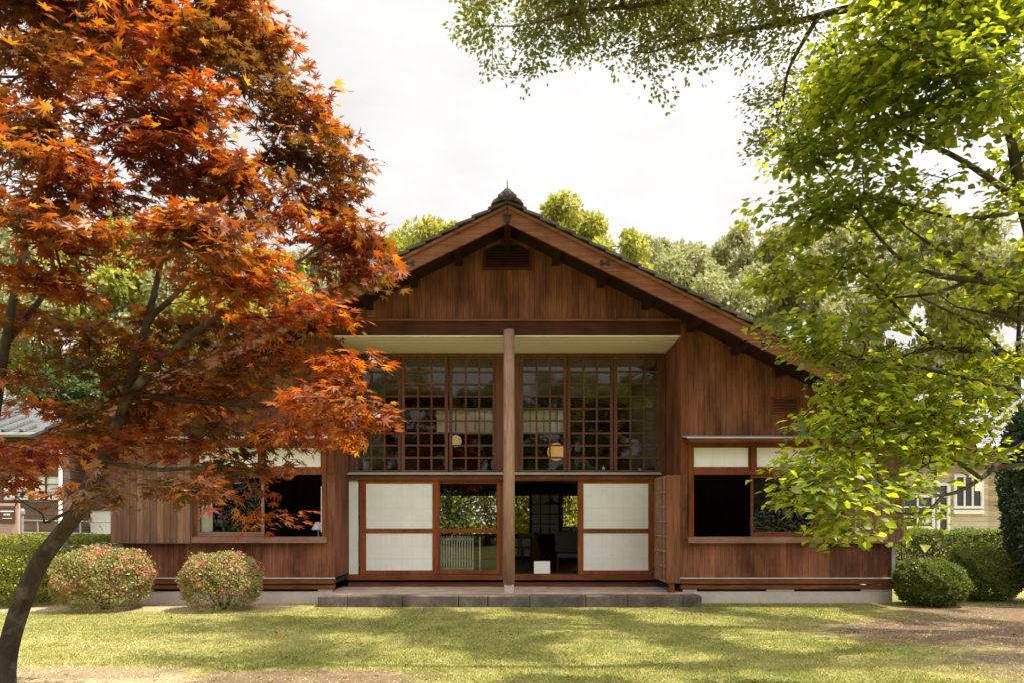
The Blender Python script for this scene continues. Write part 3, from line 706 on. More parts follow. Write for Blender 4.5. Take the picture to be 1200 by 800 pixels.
MB().box(-1.43,-.66,14.65,14.83,FZ+.741,FZ+.775).build('top_board', M['indoor'], rad)
for x in (-1.36,-.74): MB().box(x, x+.03, 14.74, 14.77, FZ, FZ+.08).build('foot', M['white'], rad)
tag(MB().box(-.555,-.53,14.67,14.70,FZ,FZ+.72).build('white_post', M['white']), 'thin white upright post beside the slatted radiator', 'post')
nb = MB(); nb.prism_x([(14.66,FZ+.001),(14.668,FZ+.001),(14.74,FZ+.24),(14.732,FZ+.24)], .53, .845); nb.prism_x([(14.80,FZ+.001),(14.808,FZ+.001),(14.745,FZ+.235),(14.741,FZ+.235)], .53, .845)
tag(nb.build('notice_card', M['white']), 'blank white folded card standing on the floor in the open doorway', 'card')
dl = empty('desk_lamp', (-3.55, 13.95, 1.2)); tag(dl, 'small white lamp at the right edge of the left window', 'lamp')
MB().lathe((-3.55,13.95,1.30), [(.0,.16),(.05,.15),(.12,.03),(.125,0),(.0,.005)]).build('lamp_shade', M['white'], dl, smooth=True)
MB().tube((-3.55,13.95,1.30),(-3.55,13.95,.80),.012).build('stem', M['white'], dl); MB().lathe((-3.55,13.95,.78),[(.0,.02),(.09,.02),(.09,0),(0,0)]).build('base', M['white'], dl)
ds = empty('side_table', (-3.55,13.95,.43)); tag(ds, 'small dark side table under the white lamp in the left room', 'table')
MB().box(-3.8,-3.32,13.7,14.2,.745,.78).build('table_top', M['indoor'], ds)
for a in (-3.76,-3.38):
    for b in (13.74,14.14): MB().box(a,a+.03,b,b+.03,.431,.744).build('leg', M['indoor'], ds)
def ornament(x, h, label):
    MB_ = MB().lathe((x, YU+.14, 2.36), [(0,0),(.035,0),(.05,h*.35),(.02,h*.6),(.035,h*.78),(.0,h)], 12)
    tag(MB_.build('figurine', M['white'], smooth=True), label, 'ornament')
MB().box(-XR+.01, XR-.01, YU+.091, YU+.22, 2.33, 2.36).build('inner_shelf', M['lattice'], house)
ornament(1.90, .20, 'white figurine on the ledge in the middle bay of the right lattice')
ornament(2.62, .16, 'white figurine on the ledge in the outermost bay of the right lattice')

# ------------------------------------------------------------------ neighbouring buildings, railing, sign
nh = empty('tiled_house', (-15, 20, 0)); tag(nh, 'brown boarded house with paper windows and a pale tiled roof at the left edge', 'house')
q = MB(); q.box(-21, -11.95, 20.0, 20.15, 0, 1.98); q.box(-21,-13.65,20,20.15,1.981,2.70); q.box(-12.02,-11.95,20,20.15,1.981,2.70); q.box(-21,-11.95,20,20.15,2.701,3.95); q.box(-12.1,-11.95,20.151,27,0,3.95)
q.build('wall', M['siding_flat'], nh)
for x0, x1 in ((-13.64,-12.84),(-12.83,-12.03)):
    wf = MB(); wf.box(x0,x0+.05,19.97,20.1,1.985,2.695); wf.box(x1-.05,x1,19.97,20.1,1.985,2.695); wf.box(x0+.05,x1-.05,19.97,20.1,1.985,2.03); wf.box(x0+.05,x1-.05,19.97,20.1,2.65,2.695)
    wf.box((x0+x1)/2-.012,(x0+x1)/2+.012,19.975,20.02,2.031,2.649)
    for z in (2.24,2.45): wf.box(x0+.05,x1-.05,19.98,20.01,z-.01,z+.01)
    wo = wf.build('window', M['siding_flat'], nh)
    MB().box(x0+.05,x1-.05,20.03,20.04,2.03,2.65).build('paper_screen', M['panel'], wo)
rp = MB(); ex, ey, ez, rz_ = -12.1, 19.2, 3.75, 5.25
rp.add([(-22,ey,ez),(ex,ey,ez),(-15.4,23.2,rz_),(-22,23.2,rz_),(ex,28,ez),(-22,28,ez)], [(0,1,2,3),(1,4,2),(4,5,3,2)])
ro = rp.build('roof', M['paletile'], nh); ro.modifiers.new("thick",'SOLIDIFY').thickness = .12
tr2 = MB()
for k in range(22):
    t = k/21; x = -22+(ex+22)*t
    topx = min(x, -15.4 if x < -15.4 else x); zt = rz_ if x <= -15.4 else ez+(rz_-ez)*(ex-x)/(ex+15.4); yt = ey+(23.2-ey)*(zt-ez)/(rz_-ez)
    tr2.tube((x,ey,ez+.03),(x,yt,zt+.03),.06,.06,6)
tr2.build('tile_rolls', M['paletile'], ro)
MB().tube((-22,19.12,3.70),(-11.5,19.12,3.68),.06).build('gutter', M['rail'], nh)
MB().tube((-11.98,19.9,3.7),(-11.98,19.9,.05),.05).build('downpipe', M['white'], nh)
lp = empty('lean_to', (-10.5, 21, 0)); tag(lp, 'white walled lean-to with a pale gutter behind the metal railing', 'outbuilding')
MB().box(-11.9,-8.2,21.2,21.3,0,1.75).build('wall', M['white'], lp); MB().box(-11.9,-8.2,21.15,21.19,1.76,3.5).build('upper_wall', M['siding_flat'], lp)
MB().prism_x([(20.3,3.52),(23.5,4.3),(23.5,4.38),(20.3,3.60)],-11.9,-7.9).build('roof', M['tile'], lp); MB().tube((-11.9,20.25,3.54),(-7.9,20.25,3.52),.06).build('gutter', M['plaster'], lp)
for x in (-10.9,-10.2): MB().box(x,x+.25,21.1,21.2,.9,1.5).build('window', M['iron'], lp)

rl = empty('metal_railing', (-10.3, 16.6, 0)); tag(rl, 'grey metal railing with a capped post behind the left hedge', 'railing')
for k in range(5):
    x = -12.4+k*.95; MB().tube((x,16.6,0),(x,16.6,1.5-.02*k),.02).build('post', M['rail'], rl)
for z in (1.52,1.25,.95): MB().tube((-12.8,16.6,z),(-8.4,16.6,z-.09),.014).build('rail', M['rail'], rl)
MB().lathe((-10.75,16.45,0), [(.03,0),(.03,1.6),(.055,1.62),(.055,1.70),(.03,1.74),(0,1.745)],12).build('capped_post', M['rail'], rl)
sg = empty('sign_board', (-10.3, 15.4, 0)); tag(sg, 'rosy wooden sign board with a dark brown plate behind the left hedge', 'sign')
MB().box(-10.60,-10.14,15.40,15.46,0,1.83).build('board', M['signbody'], sg, bevel=.006)
plt = MB().box(-10.52,-10.20,15.375,15.397,1.42,1.78).build('plate', M['signface'], sg, bevel=.004)
q = MB()
for z, a, b, h in ((1.655,-10.50,-10.22,.028),(1.585,-10.43,-10.385,.035),(1.585,-10.37,-10.30,.035),(1.515,-10.46,-10.26,.014)): q.box(a,b,15.370,15.3745,z,z+h)
q.build('lettering', M['white'], plt)

cb = empty('cream_house', (14, 22, 0)); tag(cb, 'cream weatherboarded house with white framed windows behind the right hedge', 'house')
q = MB(); q.box(11.2,14.25,22,22.15,0,3.6); q.box(14.1,14.25,22.151,28,0,3.6); q.box(14.25,16.5,23.2,23.35,0,3.6); q.build('wall', M['cream'], cb)
def cream_window(x0, x1, z0, z1, nx, nz):
    f = MB(); y = 21.92
    f.box(x0-.08,x0,y,22,z0-.08,z1+.08); f.box(x1,x1+.08,y,22,z0-.08,z1+.08); f.box(x0,x1,y,22,z0-.08,z0); f.box(x0,x1,y,22,z1,z1+.08)
    for k in range(1,nx): x = x0+(x1-x0)*k/nx; f.box(x-.025,x+.025,y+.02,21.99,z0,z1)
    for k in range(1,nz): z = z0+(z1-z0)*k/nz; f.box(x0,x1,y+.025,21.985,z-.018,z+.018)
    wo = f.build('window', M['white'], cb)
    MB().box(x0,x1,21.992,21.997,z0,z1).build('curtain', M['shade_cloth'], wo)
    MB().add([(x0,21.98,z0),(x1,21.98,z0),(x1,21.98,z1),(x0,21.98,z1)],[(0,1,2,3)]).build('glass_pane', M['glass'], wo)
cream_window(11.72,12.55,1.30,2.15,2,3); cream_window(12.78,13.0,1.20,2.5,1,4); cream_window(13.28,14.0,1.90,2.75,3,1)
MB().box(11.2,13.12,21.95,21.998,.9,1.12).build('trim_board', M['white'], cb); MB().box(13.2,14.1,21.94,21.998,1.66,1.78).build('trim_board', M['white'], cb)
MB().box(13.4,13.8,21.8,21.99,.75,1.15).build('utility_box', M['rail'], cb)
MB().box(13.85,13.97,21.9,21.975,2.35,2.6).build('lamp', M['bulb'], cb)
q = MB(); q.prism_x([(21.3,3.55),(25,5.6),(25,5.72),(21.3,3.67)],10.6,17); q.build('roof', M['paletile'], cb); MB().tube((10.6,21.25,3.6),(17,21.25,3.6),.06).build('gutter', M['white'], cb)

# ------------------------------------------------------------------ plants
def leaf_cloud(name, Pp, D, N, S, tmpl, mat, parent, tone):
    """one leaf of template (verts, tris) at each place; D points to its tip, N is its upper side"""
    tv, tf = tmpl
    D = D/np.linalg.norm(D, axis=1, keepdims=True)
    B = np.cross(N, D); B /= np.linalg.norm(B, axis=1, keepdims=True)+1e-9
    N = np.cross(D, B)
    rq = np.random.default_rng(len(Pp)); cz = rq.normal(1.2, 1.1, len(Pp))[:,None,None]; cw = np.clip(rq.normal(1, .16, len(Pp)), .6, 1.4)[:,None,None]   # curl and width of each leaf
    V = Pp[:,None,:] + S[:,None,None]*(tv[None,:,0,None]*D[:,None,:] + cw*tv[None,:,1,None]*B[:,None,:] + cz*tv[None,:,2,None]*N[:,None,:])
    k = len(tv); T = (np.arange(len(Pp))[:,None,None]*k + tf[None]).reshape(-1, 3)
    return np_mesh(name, V.reshape(-1, 3), T, mat, parent, tone=np.repeat(tone, len(tf)))

def tmpl_maple():
    ang = [0, 38, 76, 118]; ln = [1.0, .92, .72, .42]
    tips = [(-a, l) for a, l in list(zip(ang, ln))[:0:-1]] + list(zip(ang, ln))
    pts = []
    for i, (a, l) in enumerate(tips):
        t = R(a); pts.append((l*math.cos(t)+.12, l*math.sin(t), -.16*l*l))
        if i < len(tips)-1:
            t2 = R((a+tips[i+1][0])/2); pts.append((.27*math.cos(t2)+.12, .27*math.sin(t2), -.01))
    # shoulders make each lobe lance shaped rather than a spike
    out_, n = [], len(tips)
    for i, (a, l) in enumerate(tips):
        t = R(a)
        for da, rr in ((-13, .52), (0, 1.0), (13, .52)):
            tt = R(a+da); r = l*rr; out_.append((r*math.cos(tt)+.12, r*math.sin(tt), -.15*r*r))
        if i < n-1:
            t2 = R((a+tips[i+1][0])/2); out_.append((.24*math.cos(t2)+.12, .24*math.sin(t2), 0.0))
    out_.append((-.28, 0.0, .02))
    v = np.array([(.12, 0, .03)]+out_); k = len(out_)
    f = np.array([(0, i+1, (i+1) % k+1) for i in range(k)])
    v[:, 0] -= .1; return v, f
def tmpl_ovate(wd=.36):
    v = np.array([(0,0,0),(.3,wd,.07),(.62,wd*.86,.05),(1,0,-.12),(.62,-wd*.86,.05),(.3,-wd,.07),(.45,0,-.01),(-.22,.012,.0)])
    f = np.array([(0,6,1),(1,6,2),(2,6,3),(3,6,4),(4,6,5),(5,6,0),(7,0,1)]); return v, f
def tmpl_small(wd=.3):
    v = np.array([(0,0,0),(.45,wd,.06),(1,0,-.06),(.45,-wd,.06)]); return v, np.array([(0,2,1),(0,3,2)])
def tmpl_flower():
    v, f = [(0,0,0)], []
    for k in range(5):
        a = 2*math.pi*k/5
        for da, r, z in ((-.42,.7,.25),(0,1.0,.22),(.42,.7,.25)): v.append((r*math.cos(a+da), r*math.sin(a+da), z))
        b = 1+3*k; f += [(0,b,b+1),(0,b+1,b+2)]
    return np.array(v), np.array(f)
MAPLE, OVATE, SMALL, FLOWER = tmpl_maple(), tmpl_ovate(), tmpl_small(), tmpl_flower()

def spline(pts, step=.1):
    pts = np.array(pts, float); o = []
    q = np.vstack([2*pts[0]-pts[1], pts, 2*pts[-1]-pts[-2]])
    for i in range(1, len(q)-2):
        n = max(2, int(np.linalg.norm(q[i+1][:3]-q[i][:3])/step))
        for t in np.linspace(0, 1, n, endpoint=False):
            a, b, c, d = q[i-1], q[i], q[i+1], q[i+2]
            o.append(.5*(2*b+(c-a)*t+(2*a-5*b+4*c-d)*t*t+(3*b-a-3*c+d)*t**3))
    o.append(pts[-1]); return np.array(o)

class Tree:
    """limbs drawn by hand, twigs that reach every spray of leaves, thickness by the number of twigs carried"""
    def __init__(s, cap=60000):
        s.p = np.zeros((cap, 3)); s.par = np.full(cap, -1); s.r = np.zeros(cap); s.len = np.zeros(cap); s.dir = np.zeros((cap, 3)); s.n = 0
    def node(s, p, par, r=0.0):
        i = s.n; s.p[i] = p; s.par[i] = par; s.r[i] = r
        if par >= 0:
            d = p-s.p[par]; l = np.linalg.norm(d)+1e-9; s.len[i] = s.len[par]+l; s.dir[i] = d/l
        else: s.dir[i] = (0, 0, 1)
        s.n += 1; return i
    def limb(s, pts4):
        c = spline(pts4, .1)
        par = -1 if s.n == 0 else int(np.argmin(np.linalg.norm(s.p[:s.n]-c[0, :3], axis=1)))
        for k, q in enumerate(c):
            if par >= 0 and k == 0: continue
            par = s.node(q[:3], par, q[3])
    def reach(s, tips, lenw=.35, step=.12, wig=.03):
        dmin = np.array([np.min(np.linalg.norm(s.p[:s.n]-t, axis=1)) for t in tips])
        ends = []
        for t in tips[np.argsort(dmin)]:
            dv = t-s.p[:s.n]; d = np.linalg.norm(dv, axis=1)+1e-6
            cosang = np.einsum('ij,ij->i', dv, s.dir[:s.n])/d
            cost = d*(1.25-.35*cosang) + lenw*.3*s.len[:s.n]
            b = int(np.argmin(cost)); a = s.p[b].copy(); L_ = d[b]
            if L_ < .04: ends.append(b); continue
            m = max(2, int(L_/step)); mid = a+s.dir[b]*L_*.45 + np.array([0, 0, .06*L_])
            par = b
            for k in range(1, m+1):
                u = k/m; q = (1-u)**2*a+2*u*(1-u)*mid+u*u*t
                if k < m: q = q+rng.normal(0, wig*min(L_, .5), 3)
                par = s.node(q, par)
            ends.append(par)
        return np.array(ends)
    def mesh(s, name, mat, parent, r0=.0035, expo=.46, sides=7):
        n = s.n; cnt = np.zeros(n); has = np.zeros(n, bool); has[s.par[1:n][s.par[1:n] >= 0]] = True
        cnt[~has] = 1
        for i in range(n-1, 0, -1):
            if s.par[i] >= 0: cnt[s.par[i]] += cnt[i]
        r = np.where(s.r[:n] > 0, s.r[:n], r0*cnt**expo)
        for i in range(1, n):
            if s.r[i] == 0: r[i] = min(r[i], r[s.par[i]]*.95)
        main = np.full(n, -1)
        for i in range(1, n):
            q = s.par[i]
            if main[q] < 0 or r[i]+1e-6*cnt[i] > r[main[q]]+1e-6*cnt[main[q]]: main[q] = i
        tang = s.dir[:n].copy(); ok = main >= 0
        tang[ok] = s.dir[:n][ok]+s.dir[main[ok]]; tang /= np.linalg.norm(tang, axis=1, keepdims=True)+1e-9
        def rings(p, t, rad):
            ref = np.tile(np.array([.31, .87, .13]), (len(p), 1)); u = np.cross(t, ref); u /= np.linalg.norm(u, axis=1, keepdims=True)+1e-9
            v = np.cross(t, u); a = np.arange(sides)*2*np.pi/sides
            return p[:,None,:]+rad[:,None,None]*(np.cos(a)[None,:,None]*u[:,None,:]+np.sin(a)[None,:,None]*v[:,None,:])
        V1 = rings(s.p[:n], tang, r)
        side = np.array([i for i in range(1, n) if main[s.par[i]] != i], int)
        V2 = rings(s.p[s.par[side]], s.dir[side], np.minimum(r[side]*1.1, r[s.par[side]])) if len(side) else np.zeros((0, sides, 3))
        start = s.par[:n].copy(); start[side] = n+np.arange(len(side))
        ch = np.arange(1, n); a = start[1:n]; j = np.arange(sides); j2 = (j+1) % sides
        Q = np.stack([a[:,None]*sides+j, a[:,None]*sides+j2, ch[:,None]*sides+j2, ch[:,None]*sides+j], -1).reshape(-1, 4)
        return np_mesh(name, np.vstack([V1.reshape(-1, 3), V2.reshape(-1, 3)]), Q, mat, parent, smooth=True)

def pads_to_tips(pads, dens, seed=0):
    """points through flattened clumps given as spot in the photo, distance, half width, half height (photo px), half depth (m)"""
    rg = np.random.default_rng(seed); o = []
    for pd in pads:
        px, py, Y, hw, hh, hd = pd[:6]; k = pd[6] if len(pd) > 6 else 1.0
        c = P(px, py, Y); s_ = Y/F
        n = max(3, int(dens*k*(hw*s_)*(hd)*max(.5, hh*s_*3)))
        d = rg.normal(0, 1, (n, 3)); d /= np.linalg.norm(d, axis=1, keepdims=True); d *= rg.random((n, 1))**.45
        o.append(c+d*np.array([hw*s_, hd, hh*s_]))
    return np.vstack(o)

def sprays(T, ends, per, spread, droop, size, jit, up=.9, flat=.3, twig=None, seed=1):
    """leaves set along and around each twig end"""
    rg = np.random.default_rng(seed); e = np.repeat(ends, per); n = len(e)
    tip = T.p[e]; d = T.dir[e].copy(); d[:, 2] *= flat; d += rg.normal(0, .15, (n, 3))*np.array([1,1,.3]); d /= np.linalg.norm(d, axis=1, keepdims=True)+1e-9
    side = np.cross(d, np.array([0, 0, 1.0])); side /= np.linalg.norm(side, axis=1, keepdims=True)+1e-9
    a = rg.uniform(-1.0, .45, n)*spread; b = np.clip(rg.normal(0, .42, n), -.9, .9)*spread
    pos = tip+d*a[:,None]+side*b[:,None]; pos[:, 2] += rg.normal(0, jit, n)-.25*(np.abs(b)+np.maximum(a, 0))*droop
    out_d = d*(.55+rg.random(n)*.5)[:,None]+side*(np.sign(b)*(.35+.8*rg.random(n)))[:,None]; out_d[:, 2] -= droop*(.15+.5*rg.random(n))
    nrm = np.tile(np.array([0, 0, 1.0]), (n, 1))*up + rg.normal(0, .38, (n, 3))
    S = size*np.clip(rg.normal(1, .2, n), .5, 1.5)
    return pos, out_d, nrm, S

def show_tips(T, ends): return T.p[ends]

# --- red maple at the left
mp_pads = [
 (90,20,5.6,150,38,.9),(270,18,5.6,75,34,.6),(310,68,5.7,52,20,.5),(190,62,5.1,110,24,.6),(50,92,4.9,70,24,.5),
 (338,128,5.7,72,22,.5),(180,128,5.0,110,24,.6),(30,160,4.7,70,22,.5),(352,186,5.7,76,20,.5),(205,182,5.0,95,20,.6),
 (385,226,5.7,50,14,.4),(250,222,5.2,90,20,.6),(70,212,4.6,95,20,.6),(395,276,5.6,70,18,.5),(230,285,4.5,120,24,.5),
 (70,268,4.4,85,18,.5),(280,322,4.5,85,18,.45),(412,318,5.5,48,16,.4),(55,330,4.6,75,16,.5,.8),(345,362,5.1,80,20,.5),(430,292,5.6,28,10,.3),(420,478,4.8,32,8,.3),(428,492,4.9,22,6,.25),(120,440,5.9,60,18,.5,.7),(380,440,5.3,40,16,.4),(215,520,5.6,70,16,.5,.8),(370,512,5.2,50,12,.35,.8),(150,520,5.9,50,14,.4,.7),(20,560,5.2,40,14,.4,.7),(60,480,6.2,70,16,.4,.8),(30,540,6.2,60,16,.4,.8),(110,510,6.3,60,14,.4,.8),(185,500,6.2,60,16,.4,.9),(150,400,6.3,70,18,.5,.9),(200,430,5.9,60,16,.5,.9),(290,380,5.9,60,16,.5,.9),(250,575,5.3,40,8,.3,.8),(30,380,5.8,50,18,.5,.8),
 (200,378,5.9,75,16,.5,.7),(85,400,5.7,65,20,.5,.6),(425,422,4.9,26,14,.3),(325,418,5.6,75,20,.5,.9),(40,442,5.5,55,18,.5,.5),
 (385,472,4.7,56,14,.4),(250,458,5.9,75,18,.5,.8),(140,474,5.8,60,14,.5,.6),(405,494,4.8,42,9,.3),(330,508,5.5,80,18,.5,.8),
 (50,525,5.0,70,18,.4,.8),(185,560,4.5,55,10,.35),(295,548,5.6,70,16,.4,.8),(265,505,5.7,60,16,.4,.8),
 (98,580,4.2,26,8,.25),(325,602,5.8,45,6,.25),(210,572,4.5,38,7,.25),(120,-40,5.4,170,40,.9,.8),(-60,120,5.2,60,90,.8,.6)]
mt = Tree()
def q4(px, py, Y, r): return (*P(px, py, Y), r)
mt.limb([(-4.12,6.05,-.1,.125),q4(8,770,6.0,0.08097),q4(28,700,5.95,0.07448),q4(52,650,5.9,0.06803),q4(90,600,5.85,0.06155),q4(122,535,5.8,0.07211),q4(140,490,5.75,0.04017),q4(160,425,5.7,0.03559),q4(172,380,5.7,0.0287),q4(184,330,5.65,0.02181),q4(200,250,5.5,0.01607),q4(215,160,5.4,0.01148),q4(225,70,5.4,0.007461),q4(230,0,5.5,0.004591)])
mt.limb([q4(147,470,5.75,0.0372),q4(180,430,5.5,0.02976),q4(215,400,5.3,0.02232),q4(270,360,5.1,0.01612),q4(330,320,5.2,0.01054),q4(390,280,5.5,0.0062)])
mt.limb([q4(172,375,5.7,0.0248),q4(215,335,5.6,0.0186),q4(270,250,5.6,0.01364),q4(320,170,5.7,0.00868),q4(340,120,5.7,0.00496)])
mt.limb([q4(150,460,5.75,0.0279),q4(230,470,5.6,0.0186),q4(310,475,5.4,0.0124),q4(400,470,4.9,0.00558)])
mt.limb([q4(120,540,5.8,0.0248),q4(190,550,5.4,0.01612),q4(260,545,5.5,0.00992),q4(320,560,5.7,0.00558)])
mt.limb([(-4.4,6.1,.05,.075),q4(-42,720,5.95,.062),q4(-34,620,5.8,.054),q4(-12,520,5.6,0.0434),q4(4,420,5.4,0.0341),q4(20,330,5.2,0.02604),q4(40,250,5.1,0.0186),q4(60,160,5.1,0.0124),q4(80,60,5.3,0.00744)])
mt.limb([q4(10,400,5.4,0.0248),q4(60,330,5.6,0.0186),q4(62,280,5.6,0.01488),q4(110,215,5.2,0.00992),q4(170,140,5.1,0.00558)])
mt.limb([q4(95,592,5.85,0.01364),q4(66,606,5.6,0.0124),q4(52,612,5.5,0.00868),q4(50,602,5.45,0.0062),q4(30,590,5.4,0.00372)])
mt_root = empty('maple_tree', (-4.12, 6.05, 0)); tag(mt_root, 'orange red maple with a leaning trunk at the left of the lawn', 'tree')
mp_pads = [(*p[:6], (p[6] if len(p) > 6 else 1.0)*(.62 if p[1] > 335 else 1.0)) for p in mp_pads]
tips = pads_to_tips(mp_pads, 170, 5)
ends = mt.reach(tips)
mt.mesh('trunk', M['bark'], mt_root, r0=.0032)
pos, dd, nn, ss = sprays(mt, ends, 30, .25, .45, .064, .032, seed=2)
leaf_cloud('crown', pos, dd, nn, ss, MAPLE, M['maple'], mt_root, np.clip(rng.normal(.5, .28, len(pos)), 0, 1))
NM = len(pos)

# --- fresh green tree at the right
gr_pads = [
 (1090,30,5.6,120,36,.8),(1175,40,5.2,60,40,.6),(1000,108,6.2,60,32,.5),(960,178,6.3,55,28,.5),(1085,120,5.4,90,32,.7),(1165,130,5.0,60,30,.6),
 (1000,235,6.0,80,30,.6),(930,268,6.3,42,18,.4,.8),(1100,230,5.6,70,24,.5,.55),(1170,235,5.4,50,22,.5,.6),(950,318,6.2,65,24,.5),(1040,325,5.8,75,24,.5,.7),
 (1150,330,5.9,60,24,.5,.5),(928,384,6.2,40,12,.3,.8),(995,392,5.8,70,26,.5),(1090,400,6.0,70,24,.5,.4),(1170,410,5.8,50,24,.5,.6),
 (995,450,5.8,42,20,.4,.9),(1060,470,5.8,75,26,.5,.9),(1150,470,5.8,60,20,.5,.65),(1000,525,5.5,70,18,.4,.8),(925,575,5.0,40,12,.3),(975,585,5.1,60,16,.35),
 (960,548,5.2,55,16,.35),(1040,560,5.4,48,20,.4,.8),(985,620,5.2,55,8,.3,.9),(1110,530,5.8,60,14,.4,.8),(1090,500,6.0,50,16,.4,.8),(1060,600,5.5,28,10,.3,.6),(1130,-40,5.4,140,40,.8,.7),(1060,60,5.3,90,30,.6),(1150,85,5.1,70,26,.6),(960,130,6.1,60,22,.5),(1000,60,5.9,50,20,.5),(1030,440,5.9,55,20,.5),(1000,480,5.5,50,18,.4),(1100,500,5.9,60,20,.5,.8),(1050,520,5.6,60,18,.4),(968,500,5.4,36,16,.35,.8),(1130,440,6.1,55,18,.5,.6),(900,330,6.3,26,12,.3,.7),(1265,170,5.7,60,60,.7,.6),(1275,300,5.9,60,60,.6,.6),(1270,60,5.6,70,60,.8,.7),(905,250,6.4,24,10,.3,.7)]
gt = Tree()
gx = P(1300, 600, 6.2)[0]
gt.limb([(gx+.3,6.3,-.1,.16),q4(1300,640,6.3,0.0868),q4(1275,520,6.2,0.0744),q4(1240,400,6.1,0.062),q4(1215,300,6.0,0.0527),q4(1195,225,5.9,0.0434),q4(1180,140,5.7,0.0279),q4(1150,50,5.6,0.01736),q4(1110,-30,5.5,0.00744)])
gt.limb([q4(1228,350,6.05,0.0372),q4(1165,332,5.9,0.0279),q4(1095,322,5.8,0.02108),q4(1050,300,5.9,0.01488),q4(1000,240,6.0,0.00868),q4(960,190,6.2,0.00434)])
gt.limb([q4(1255,450,6.1,0.0372),q4(1180,415,6.0,0.0279),q4(1100,405,6.0,0.02232),q4(1060,370,5.9,0.01488),q4(1010,320,6.0,0.00868),q4(950,310,6.2,0.00434)])
gt.limb([q4(1270,520,6.2,0.031),q4(1200,520,5.9,0.02356),q4(1150,560,5.7,0.0186),q4(1105,580,5.6,0.0124),q4(1050,570,5.4,0.00744),q4(960,580,5.1,0.00372)])
gt.limb([q4(1272,530,6.2,0.0279),q4(1195,545,6.0,0.02108),q4(1130,545,5.8,0.0155),q4(1080,530,5.7,0.01054),q4(1020,500,5.6,0.00558)])
gt.limb([q4(1260,470,6.1,0.0279),q4(1160,450,5.9,0.0186),q4(1080,430,5.8,0.01364),q4(1010,420,5.8,0.00744),q4(940,390,6.1,0.00372)])
gt.limb([q4(1200,240,5.9,0.031),q4(1130,190,5.7,0.02108),q4(1050,150,5.8,0.0124),q4(1000,110,6.1,0.00558)])
for (a, b, c) in (((1195,250,5.9),(1120,255,5.8),(1040,235,5.9)),((1170,333,5.9),(1110,300,5.8),(1060,265,5.8)),((1140,328,5.9),(1090,345,5.8),(1030,350,5.9)),((1180,415,6.0),(1140,380,5.9),(1080,350,5.8)),((1100,405,6.0),(1050,420,5.9),(1000,450,5.8)),((1150,560,5.7),(1110,535,5.6),(1075,550,5.5)),((1105,580,5.6),(1085,600,5.5),(1050,600,5.5)),((1230,380,6.1),(1170,370,6.0),(1120,360,6.0))):
    gt.limb([q4(*a, .018), q4(*b, .013), q4(*c, .006)])
gt_root = empty('leafy_tree', (gx+.3, 6.3, 0)); tag(gt_root, 'fresh green broad leaved tree reaching in from the right edge', 'tree')
tips = pads_to_tips(gr_pads, 200, 8); ends = gt.reach(tips, wig=.06)
gt.mesh('trunk', M['bark_dark'], gt_root, r0=.0035)
pos, dd, nn, ss = sprays(gt, ends, 24, .24, .7, .062, .045, up=.8, seed=3)
leaf_cloud('crown', pos, dd, nn, ss, OVATE, M['green'], gt_root, np.clip(rng.normal(.5, .25, len(pos)), 0, 1))
NG = len(pos)

# --- tall tree whose boughs hang over the lawn from above
zk_pads = [
 (560,18,9.4,34,22,.6),(585,48,9.4,32,18,.5),(622,78,9.4,16,10,.3),(640,35,9.6,45,22,.6),(690,18,9.6,55,22,.8),(745,42,9.6,45,22,.6),(785,78,9.5,30,18,.5),(800,30,9.7,50,26,.7),
 (850,50,9.7,40,24,.6),(905,40,9.8,55,30,.8,.6),(900,112,9.9,34,22,.6,.6),(890,172,9.9,26,20,.5,.8),(935,165,10.,36,30,.6,.5),(960,90,10.,50,40,.8,.5),(760,-5,9.7,150,20,.9),
 (650,-60,9.2,150,34,1.2,.7),(900,-70,9.0,200,40,1.4,.7)]
zt = Tree()
zt.limb([(9.6,9.0,-.1,.36),(9.5,9.0,2.5,.30),(9.2,9.1,5.0,.26),(8.6,9.2,6.6,.2),(7.2,9.4,7.6,.15),(5.3,9.6,8.1,.11),q4(1000,10,9.7,0.0595),q4(940,24,9.7,0.0455),q4(870,36,9.7,0.0315),q4(800,50,9.6,0.021),q4(760,62,9.6,0.0105),q4(740,60,9.6,0.0056)])
zt.limb([(7.2,9.4,7.6,.12),(5.0,9.2,8.4,.09),q4(860,-20,9.3,0.042),q4(760,5,9.4,0.0315),q4(680,14,9.5,0.0196),q4(610,30,9.4,0.0098),q4(560,30,9.4,0.0049)])
zt.limb([q4(960,18,9.7,0.035),q4(925,80,9.9,0.021),q4(915,130,9.9,0.0126),q4(895,175,9.9,0.0056)])
zt.limb([(9.0,9.15,5.6,.2),(7.5,7.4,7.8,.14),(5.5,6.6,8.6,.09),(3.0,6.6,8.9,.05),(.8,6.9,8.9,.02)])
z_root = empty('overhanging_tree', (9.6, 9.0, 0)); tag(z_root, 'tall small leaved tree whose boughs hang over the lawn from the upper right', 'tree')
tips = pads_to_tips(zk_pads, 64, 4)
zr = np.random.default_rng(6); n = 4600
extra = np.stack([zr.uniform(.3, 12.6, n), zr.uniform(6.4, 12.2, n), zr.uniform(8.3, 9.6, n)], 1)
k = vnoise(extra[:,0], extra[:,1], 5, 3, .42) > .12; extra = extra[k]
extra[:,2] = np.maximum(extra[:,2], EYE+.74*extra[:,1]+.6)
ends = zt.reach(np.vstack([tips, extra]), wig=.08)
zt.mesh('trunk', M['bark_dark'], z_root, r0=.004, sides=6)
pos, dd, nn, ss = sprays(zt, ends, 56, .27, .6, .062, .09, up=.7, flat=.6, seed=5)
leaf_cloud('crown', pos, dd, nn, ss, SMALL, M['zelkova'], z_root, np.clip(rng.normal(.5, .25, len(pos)), 0, 1))
NZ = len(pos)

